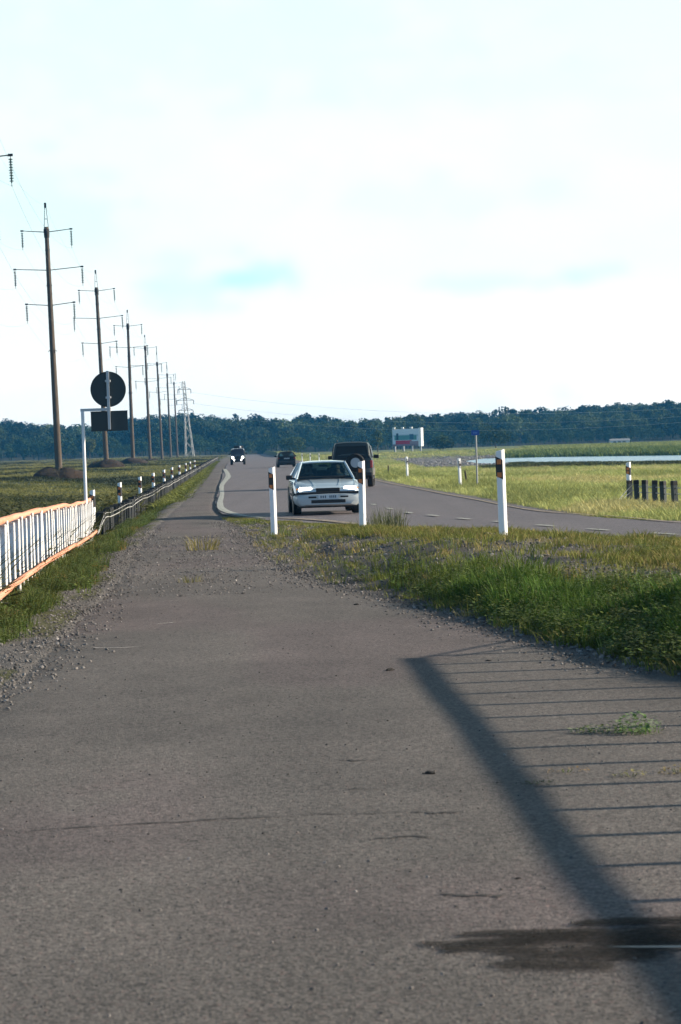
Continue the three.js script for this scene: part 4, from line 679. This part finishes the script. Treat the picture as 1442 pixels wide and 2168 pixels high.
// ------------------------------------------------------------------ vehicles
const rubber = std([0.016, 0.016, 0.017], 0.9), blackTrim = std([0.014, 0.015, 0.016], 0.6), chrome = std([0.6, 0.6, 0.6], 0.25, { metalness: 0.9 }), darkGlass = phys([0.008, 0.011, 0.013], 0.25, { specularIntensity: 0.35 }), clearGlass = phys([0.5, 0.6, 0.6], 0.02, { transmission: 1, thickness: 0, side: THREE.DoubleSide }), redLens = phys([0.45, 0.02, 0.015], 0.2, { clearcoat: 1 }), orangeLens = phys([0.6, 0.2, 0.03], 0.2, { clearcoat: 1 }), lampGlow = new THREE.MeshStandardMaterial({ color: lin(0.8, 0.8, 0.75), emissive: lin(1, 0.95, 0.85), emissiveIntensity: 7, roughness: 0.2 });
function loft(stations) { // rings of [x, y] (half, bottom to top) along z, mirrored and closed
  const rings = stations.map(([z, pts]) => { const full = [...pts.map(([x, y]) => [x, y, z]), ...pts.slice(1, -1).reverse().map(([x, y]) => [-x, y, z])]; return full; }), n = rings[0].length, P = [], I = [];
  rings.forEach((q) => q.forEach((p) => P.push(...p)));
  for (let j = 0; j < rings.length - 1; j++) for (let i = 0; i < n; i++) { const a = j * n + i, b = j * n + (i + 1) % n; I.push(a, b, a + n, b, b + n, a + n); }
  for (const [j, f] of [[0, 0], [rings.length - 1, 1]]) { const c = P.length / 3, m = rings[j].reduce((s, p) => [s[0] + p[0] / n, s[1] + p[1] / n, s[2] + p[2] / n], [0, 0, 0]); P.push(...m); for (let i = 0; i < n; i++) { const a = j * n + i, b = j * n + (i + 1) % n; f ? I.push(a, b, c) : I.push(b, a, c); } }
  const g = new THREE.BufferGeometry(); g.setAttribute('position', new THREE.Float32BufferAttribute(P, 3)); g.setIndex(I); g.computeVertexNormals();
  const flip = stations[0][0] > stations[1][0]; if (flip) { g.setIndex(I.map((_, k) => I[k - k % 3 + [0, 2, 1][k % 3]])); }
  return toCreasedNormals(g.toNonIndexed(), 0.55);
}
const ring = (yb, yt, w, mid = 0.52) => [[0, yb], [w * 0.84, yb], [w * 0.95, yb + 0.07], [w, mid], [w * 0.992, mid + (yt - mid) * 0.55], [w * 0.965, yt - 0.035], [w * 0.9, yt], [w * 0.6, yt + 0.022], [0, yt + 0.03]];
function wheel(o, x, z, r, w, name = 'wheel') {
  const e = Math.sign(x), pr = [[r * 0.62, -w / 2], [r * 0.9, -w / 2], [r * 0.98, -w * 0.38], [r, -w * 0.2], [r, w * 0.2], [r * 0.98, w * 0.38], [r * 0.9, w / 2], [r * 0.62, w / 2]].map(([a, b]) => new THREE.Vector2(a, b));
  const t = part(name, new THREE.LatheGeometry(pr, 28).rotateZ(Math.PI / 2).translate(x, r, z), rubber, o);
  part('rim', [new THREE.CylinderGeometry(r * 0.63, r * 0.63, w * 0.7, 24).rotateZ(Math.PI / 2).translate(x + e * w * 0.08, r, z), new THREE.CylinderGeometry(r * 0.16, r * 0.2, 0.04, 12).rotateZ(Math.PI / 2).translate(x + e * w * 0.45, r, z)], chrome, t);
}
function mirror(o, x, y, z, mat = blackTrim, s = 1) { for (const e of [-1, 1]) { const m = part('mirror', [rbox(0.17 * s, 0.12 * s, 0.09, 0.03, e * (x + 0.07), y, z), box(0.1, 0.04, 0.05, e * (x - 0.03), y - 0.03, z)], mat, o); } }
const both = (f) => [-1, 1].map(f);
function place(o, x, z, heading, y = 0.03) { o.position.set(x, y + 0.012, z); o.rotation.y = heading; }

// white hatchback coming round the bend, headlamps on
{
  const o = thing('white_car', 'white hatchback car coming towards the camera with headlights on', 'car');
  const white = phys([0.47, 0.60, 0.69], 0.3, { clearcoat: 1, clearcoatRoughness: 0.05 }), grey = phys([0.4, 0.45, 0.47], 0.5, { clearcoat: 0.3 });  // bluish base colour stands in for blue sky reflected in the white paint
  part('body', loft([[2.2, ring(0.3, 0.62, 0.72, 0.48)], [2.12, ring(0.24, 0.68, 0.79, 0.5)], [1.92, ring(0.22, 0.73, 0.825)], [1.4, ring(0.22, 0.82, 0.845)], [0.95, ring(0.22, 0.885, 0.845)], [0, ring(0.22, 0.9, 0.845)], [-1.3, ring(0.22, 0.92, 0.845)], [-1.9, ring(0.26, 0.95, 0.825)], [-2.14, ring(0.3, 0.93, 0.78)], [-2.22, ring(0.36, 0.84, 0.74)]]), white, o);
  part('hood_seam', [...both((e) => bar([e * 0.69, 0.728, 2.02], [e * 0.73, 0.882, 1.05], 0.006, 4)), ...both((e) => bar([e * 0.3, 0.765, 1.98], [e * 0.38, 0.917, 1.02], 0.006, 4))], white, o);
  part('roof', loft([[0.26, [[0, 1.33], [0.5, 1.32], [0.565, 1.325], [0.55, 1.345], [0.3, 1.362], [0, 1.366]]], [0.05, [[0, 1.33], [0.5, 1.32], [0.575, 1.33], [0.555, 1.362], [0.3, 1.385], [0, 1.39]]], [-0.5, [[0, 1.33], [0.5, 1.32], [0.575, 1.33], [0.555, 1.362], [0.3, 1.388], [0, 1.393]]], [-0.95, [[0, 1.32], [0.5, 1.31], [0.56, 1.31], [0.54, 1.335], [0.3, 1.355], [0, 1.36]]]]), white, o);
  for (const e of [-1, 1]) {
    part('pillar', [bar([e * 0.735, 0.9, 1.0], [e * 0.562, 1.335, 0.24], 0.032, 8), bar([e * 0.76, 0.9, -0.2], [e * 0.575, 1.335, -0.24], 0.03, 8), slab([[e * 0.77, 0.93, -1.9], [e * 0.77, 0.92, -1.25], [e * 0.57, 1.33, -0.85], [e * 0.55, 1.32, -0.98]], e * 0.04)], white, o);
    part('window', slab([[e * 0.76, 0.915, 0.9], [e * 0.575, 1.32, 0.2], [e * 0.585, 1.325, -0.86], [e * 0.775, 0.925, -1.3]], 0.006), clearGlass, o);
  }
  part('windscreen', slab([[-0.72, 0.9, 0.99], [0.72, 0.9, 0.99], [0.555, 1.335, 0.235], [-0.555, 1.335, 0.235]], 0.006), clearGlass, o);
  part('windscreen_trim', [bar([-0.72, 0.905, 1.0], [0.72, 0.905, 1.0], 0.02, 6), bar([-0.55, 1.333, 0.25], [0.55, 1.333, 0.25], 0.012, 6), bar([-0.1, 0.925, 0.98], [0.5, 0.96, 0.92], 0.008, 5)], blackTrim, o);
  part('rear_window', slab([[-0.7, 0.95, -1.85], [-0.53, 1.325, -0.98], [0.53, 1.325, -0.98], [0.7, 0.95, -1.85]], 0.006), clearGlass, o);
  part('cabin_floor', box(1.4, 0.03, 2.55, 0, 0.935, -0.42), blackTrim, o);
  part('dashboard', rbox(1.36, 0.1, 0.4, 0.03, 0, 0.93, 0.68), blackTrim, o);
  part('steering_wheel', new THREE.TorusGeometry(0.18, 0.014, 6, 20).rotateX(-0.4).translate(0.36, 1.0, 0.42), blackTrim, o);
  for (const [x, z] of [[0.36, -0.25], [-0.36, -0.25]]) { const s = part('seat', rbox(0.46, 0.34, 0.12, 0.05, x, 1.02, z), std([0.06, 0.065, 0.07], 0.9), o); part('headrest', rbox(0.24, 0.15, 0.09, 0.035, x, 1.25, z - 0.02), std([0.06, 0.065, 0.07], 0.9), s); }
  part('rear_seat', rbox(1.25, 0.22, 0.14, 0.05, 0, 1.02, -1.1), std([0.06, 0.065, 0.07], 0.9), o);
  const mir = part('rear_view_mirror', rbox(0.22, 0.06, 0.03, 0.012, 0, 1.26, 0.28), blackTrim, o);
  for (const e of [-1, 1]) {
    const l = part('headlight', rbox(0.32, 0.145, 0.13, 0.03, e * 0.56, 0.645, 2.115), lampGlow, o);
    part('indicator', rbox(0.1, 0.11, 0.16, 0.02, e * 0.745, 0.64, 2.02), orangeLens, o);
    part('inner_lamp', rbox(0.12, 0.085, 0.06, 0.015, e * 0.345, 0.635, 2.155), phys([0.4, 0.42, 0.42], 0.2, { clearcoat: 1 }), o);
    const sp = new THREE.SpotLight(lin(1, 0.95, 0.85), 0.3, 30, 0.35, 0.6); sp.position.set(e * 0.56, 0.645, 2.2); sp.target.position.set(e * 0.56, 0.2, 12); sp.castShadow = true; o.add(sp); o.add(sp.target); sp.name = 'headlight_beam'; sp.target.name = 'headlight_aim';
  }
  part('grille', rbox(0.6, 0.1, 0.07, 0.015, 0, 0.64, 2.175), blackTrim, o);
  const bp = part('bumper', loft([[2.3, ring(0.27, 0.5, 0.66, 0.4)], [2.24, ring(0.24, 0.545, 0.78, 0.4)], [2.0, ring(0.22, 0.55, 0.858, 0.4)], [1.72, ring(0.22, 0.55, 0.86, 0.4)]]), grey, o);
  part('rub_strip', [rbox(1.6, 0.06, 0.1, 0.015, 0, 0.565, 2.235), ...both((e) => rbox(0.05, 0.045, 0.5, 0.015, e * 0.845, 0.545, 1.98))], blackTrim, bp);
  part('air_intake', [rbox(0.86, 0.085, 0.05, 0.012, 0, 0.345, 2.292), ...both((e) => rbox(0.2, 0.045, 0.05, 0.01, e * 0.4, 0.46, 2.29)), ...both((e) => rbox(0.16, 0.06, 0.05, 0.012, e * 0.56, 0.355, 2.27))], blackTrim, bp);
  const c = document.createElement('canvas'); c.width = 260; c.height = 60; const k = c.getContext('2d'); k.fillStyle = '#c3c9cc'; k.fillRect(0, 0, 260, 60); k.fillStyle = '#59636a'; for (const x of [26, 54, 82, 142, 166, 190, 214]) k.fillRect(x, 13, 17, 34);
  const t = new THREE.CanvasTexture(c); t.colorSpace = THREE.SRGBColorSpace; part('number_plate', box(0.5, 0.115, 0.012, 0, 0.465, 2.318), std([1, 1, 1], 0.5, { map: t }), o);
  mirror(o, 0.83, 0.97, 0.82);
  part('side_strip', both((e) => rbox(0.03, 0.06, 2.1, 0.01, e * 0.843, 0.52, -0.1)), blackTrim, o);
  for (const e of [-1, 1]) for (const z of [1.32, -1.3]) part('wheel_arch', new THREE.CylinderGeometry(0.36, 0.36, 0.03, 24).rotateZ(Math.PI / 2).translate(e * 0.838, 0.34, z), blackTrim, o);
  part('underside', box(1.5, 0.16, 3.9, 0, 0.26, -0.05), blackTrim, o);
  for (const [x, z] of [[0.745, 1.32], [-0.745, 1.32], [0.745, -1.3], [-0.745, -1.3]]) wheel(o, x, z, 0.3, 0.2);
  const p = G(690, 1093); const hd = 0.06; place(o, p[0] - 0.06, p[1] - 2.1, hd); o.scale.set(0.985, 0.955, 1);

  // two people inside, seen through the windscreen
  function person(x, hair, shirt, label) {
    const g = thing('person', label, 'person', [o.position.x, o.position.y, o.position.z], hd), res = 44, S = 0.52, mc = new MarchingCubes(res, new THREE.MeshStandardMaterial(), false, false, 60000);
    g.scale.copy(o.scale);
    const J = [[[0, -0.16, 0], [0, 0.06, 0], 0.15, 0.165], [[-0.15, 0.08, 0], [0.15, 0.08, 0], 0.085, 0.085], [[0, 0.08, 0], [0, 0.24, 0.02], 0.065, 0.055], [[0, 0.27, 0.02], [0, 0.35, 0.0], 0.085, 0.092], [[0.2, 0.06, 0], [0.24, -0.12, 0.1], 0.055, 0.045], [[0.24, -0.12, 0.1], [0.1, -0.04, 0.34], 0.043, 0.034], [[-0.2, 0.06, 0], [-0.24, -0.12, 0.1], 0.055, 0.045], [[-0.24, -0.12, 0.1], [-0.1, -0.04, 0.34], 0.043, 0.034], [[0, 0.3, 0.1], [0, 0.29, 0.12], 0.02, 0.015]];
    mc.isolation = 0;
    for (let a = 0; a < res; a++) for (let b = 0; b < res; b++) for (let c = 0; c < res; c++) {
      const q = [(a / res * 2 - 1) * S, (b / res * 2 - 1) * S, (c / res * 2 - 1) * S]; let d = 0, acc = 0;
      for (const [u, v, r0, r1] of J) { const e = v.map((n, i) => n - u[i]), l = e[0] ** 2 + e[1] ** 2 + e[2] ** 2 || 1, tt = clamp(((q[0] - u[0]) * e[0] + (q[1] - u[1]) * e[1] + (q[2] - u[2]) * e[2]) / l), dd = Math.hypot(q[0] - u[0] - e[0] * tt, q[1] - u[1] - e[1] * tt, q[2] - u[2] - e[2] * tt) - mix(r0, r1, tt); acc += Math.exp(-dd * 42); }
      mc.field[a + b * res + c * res * res] = Math.log(acc) / 42;
    }
    mc.update();
    const n = mc.count ?? mc.geometry.drawRange.count, bg = new THREE.BufferGeometry(); bg.setAttribute('position', new THREE.Float32BufferAttribute(mc.positionArray.slice(0, n * 3), 3)); bg.setAttribute('normal', new THREE.Float32BufferAttribute(mc.normalArray.slice(0, n * 3), 3)); bg.scale(S, S, S);
    const cl = []; const pp = bg.attributes.position; for (let i = 0; i < pp.count; i++) { const y = pp.getY(i), skin = y > 0.17 || (pp.getZ(i) > 0.26); cl.push(...(skin ? [0.3, 0.18, 0.13] : shirt)); }
    bg.setAttribute('color', new THREE.Float32BufferAttribute(cl, 3)); bg.translate(x, 0.86, -0.06);
    part('body', bg, new THREE.MeshStandardMaterial({ vertexColors: true, roughness: 0.85 }), g);
    part('hair', new THREE.SphereGeometry(0.105, 16, 10, 0, 6.283, 0, 1.5).rotateX(-0.45).translate(x, 1.205, -0.07), std(hair, 0.9), g);
  }
  person(0.36, [0.04, 0.03, 0.02], [0.09, 0.1, 0.12], 'driver behind the windscreen of the white hatchback, at the image right');
  person(-0.36, [0.03, 0.02, 0.015], [0.05, 0.04, 0.04], 'passenger with dark hair in the white hatchback, at the image left');
}

// off-road cars: one dark, driving away; one far off, coming with its lamps on
function offroad(name, label, paint, two, front) {
  const o = thing(name, label, 'car');
  const R = (yb, yt, w) => [[0, yb], [w * 0.9, yb], [w * 0.97, yb + 0.05], [w, 0.75], [w * 0.995, yt - 0.12], [w * 0.97, yt - 0.03], [w * 0.9, yt], [w * 0.5, yt + 0.01], [0, yt + 0.015]];
  part('body', loft([[2.0, R(0.48, 0.95, 0.78)], [1.92, R(0.45, 1.02, 0.82)], [0.85, R(0.42, 1.1, 0.84)], [0, R(0.42, 1.12, 0.85)], [-1.8, R(0.45, 1.12, 0.85)], [-1.95, R(0.48, 1.12, 0.83)], [-2.0, R(0.52, 1.08, 0.8)]]), paint, o);
  const K = (w, t, y0, y1) => [[0, y0], [w, y0], [mix(w, t, 0.5), (y0 + y1) / 2], [t, y1 - 0.07], [t * 0.93, y1 - 0.01], [t * 0.5, y1 + 0.02], [0, y1 + 0.025]];
  part('cabin', loft([[0.85, K(0.8, 0.76, 1.1, 1.2)], [0.35, K(0.8, 0.68, 1.1, 1.76)], [0.1, K(0.81, 0.69, 1.1, 1.81)], [-1.7, K(0.81, 0.69, 1.1, 1.83)], [-1.88, K(0.81, 0.67, 1.1, 1.79)], [-1.97, K(0.8, 0.72, 1.1, 1.3)]]), paint, o);
  part('rear_window', slab([[-0.7, 1.17, -1.985], [-0.6, 1.68, -1.925], [0.6, 1.68, -1.925], [0.7, 1.17, -1.985]], 0.03), darkGlass, o);
  part('windscreen', slab([[-0.72, 1.16, 0.83], [0.72, 1.16, 0.83], [0.61, 1.7, 0.39], [-0.61, 1.7, 0.39]], 0.02), darkGlass, o);
  for (const e of [-1, 1]) part('window', slab([[e * 0.815, 1.18, 0.55], [e * 0.73, 1.66, 0.25], [e * 0.73, 1.68, -1.55], [e * 0.815, 1.18, -1.6]], e * 0.02), darkGlass, o);
  part('lower_panel', [...both((e) => rbox(0.05, 0.28, 3.6, 0.02, e * 0.835, 0.6, 0)), rbox(1.5, 0.2, 0.06, 0.02, 0, 0.66, -1.985)], two, o);
  part('bumper', [rbox(1.66, 0.17, 0.2, 0.04, 0, 0.52, -2.05), rbox(1.66, 0.2, 0.22, 0.04, 0, 0.54, 2.05)], blackTrim, o);
  for (const e of [-1, 1]) part('tail_light', rbox(0.1, 0.3, 0.09, 0.02, e * 0.79, 0.93, -1.965), redLens, o);
  part('number_plate', box(0.5, 0.11, 0.02, 0.38, 0.55, -2.155), std([0.6, 0.6, 0.6], 0.6), o);
  wheel(o, 0.72, 1.25, 0.37, 0.24); wheel(o, -0.72, 1.25, 0.37, 0.24); wheel(o, 0.72, -1.2, 0.37, 0.24); wheel(o, -0.72, -1.2, 0.37, 0.24);
  const sp = part('spare_wheel', new THREE.LatheGeometry([[0.001, 0.12], [0.2, 0.12], [0.24, 0.08], [0.3, 0.1], [0.35, 0.08], [0.37, 0.03], [0.37, -0.1], [0.3, -0.12], [0.001, -0.12]].map(([a, b]) => new THREE.Vector2(a, b)).reverse(), 32).rotateX(-Math.PI / 2).translate(-0.16, 1.0, -2.13), rubber, o);
  part('hub', new THREE.CylinderGeometry(0.2, 0.2, 0.03, 20).rotateX(Math.PI / 2).translate(-0.16, 1.0, -2.255), std([0.35, 0.35, 0.36], 0.4, { metalness: 0.6 }), sp);
  part('roof_rail', both((e) => bar([e * 0.6, 1.9, 0], [e * 0.6, 1.9, -1.6], 0.018)), blackTrim, o);
  part('underside', box(1.3, 0.2, 3.6, 0, 0.42, 0), blackTrim, o);
  mirror(o, 0.88, 1.22, 0.62, blackTrim, 1.25);
  if (front) {
    for (const e of [-1, 1]) { part('headlight', new THREE.CylinderGeometry(0.13, 0.13, 0.08, 20).rotateX(Math.PI / 2).translate(e * 0.56, 0.84, 2.01), lampGlow, o); part('added_low_lamp', new THREE.CylinderGeometry(0.08, 0.08, 0.06, 16).rotateX(Math.PI / 2).translate(e * 0.4, 0.55, 2.18), lampGlow, o); }  // low glowing discs added in place of headlight reflections on the road
    part('grille', rbox(0.7, 0.2, 0.05, 0.02, 0, 0.84, 2.0), blackTrim, o);
    part('roof_load', rbox(1.0, 0.28, 1.1, 0.08, 0.1, 2.02, -0.7), std([0.02, 0.025, 0.03], 0.8), o); part('roof_lamp', new THREE.SphereGeometry(0.12, 14, 10).translate(0.28, 2.0, 0.05), std([0.85, 0.85, 0.85], 0.3), o);
  }
  return o;
}
{
  const o = offroad('offroad_car', 'dark off road car with spare wheel on its tailgate, driving away', phys([0.03, 0.042, 0.045], 0.4, { specularIntensity: 0.7 }), std([0.12, 0.115, 0.1], 0.6), false), p = G(750, 1034);
  place(o, p[0], p[1] - 1.7, Math.PI - 0.035);
  const q = offroad('distant_offroad_car', 'far dark off road car with headlights on and a load on its roof', phys([0.018, 0.02, 0.03], 0.3, { clearcoat: 1 }), std([0.02, 0.02, 0.025], 0.6), true), r = G(503, 985);
  place(q, r[0], r[1] - 2, 0.02);
}
{ // dark hatchback ahead, driving away
  const o = thing('dark_hatchback', 'small black hatchback driving away on the road', 'car'), paint = phys([0.008, 0.011, 0.013], 0.45, { specularIntensity: 0.5 });
  part('body', loft([[2.0, ring(0.3, 0.6, 0.7, 0.48)], [1.85, ring(0.24, 0.7, 0.8)], [0.9, ring(0.22, 0.86, 0.84)], [0, ring(0.22, 0.9, 0.84)], [-1.5, ring(0.24, 0.95, 0.84)], [-1.85, ring(0.3, 0.97, 0.8)], [-1.98, ring(0.34, 0.9, 0.76)]]), paint, o);
  const K = (w, t, y0, y1) => [[0, y0], [w, y0], [mix(w, t, 0.5), (y0 + y1) / 2], [t, y1 - 0.05], [t * 0.92, y1], [0, y1 + 0.02]];
  part('cabin', loft([[1.0, K(0.76, 0.72, 0.88, 0.94)], [0.3, K(0.77, 0.58, 0.88, 1.36)], [-0.9, K(0.78, 0.58, 0.9, 1.4)], [-1.35, K(0.78, 0.58, 0.9, 1.34)], [-1.8, K(0.76, 0.7, 0.92, 1.0)]]), paint, o);
  part('rear_window', slab([[-0.63, 1.02, -1.79], [-0.52, 1.29, -1.42], [0.52, 1.29, -1.42], [0.63, 1.02, -1.79]], 0.04), phys([0.05, 0.1, 0.11], 0.08, { clearcoat: 1 }), o);
  for (const e of [-1, 1]) { part('tail_light', rbox(0.2, 0.14, 0.1, 0.03, e * 0.68, 0.8, -1.93), redLens, o); part('window', slab([[e * 0.785, 0.96, 0.7], [e * 0.63, 1.28, 0.25], [e * 0.64, 1.3, -1.1], [e * 0.79, 0.98, -1.4]], e * 0.03), darkGlass, o); }
  part('bumper', rbox(1.6, 0.24, 0.2, 0.06, 0, 0.44, -1.95), std([0.012, 0.013, 0.014], 0.5), o); part('number_plate', box(0.5, 0.11, 0.02, 0, 0.78, -2.0), std([0.35, 0.37, 0.38], 0.6), o);
  part('windscreen', slab([[-0.68, 0.95, 0.98], [0.68, 0.95, 0.98], [0.52, 1.3, 0.38], [-0.52, 1.3, 0.38]], 0.03), darkGlass, o);
  part('underside', box(1.4, 0.16, 3.4, 0, 0.26, 0), blackTrim, o); mirror(o, 0.84, 0.98, 0.7);
  for (const [x, z] of [[0.73, 1.25], [-0.73, 1.25], [0.73, -1.25], [-0.73, -1.25]]) wheel(o, x, z, 0.3, 0.2);
  const p = G(605, 990); place(o, p[0], p[1] - 1.7, Math.PI + 0.06);
}

renderer.render(scene, camera);
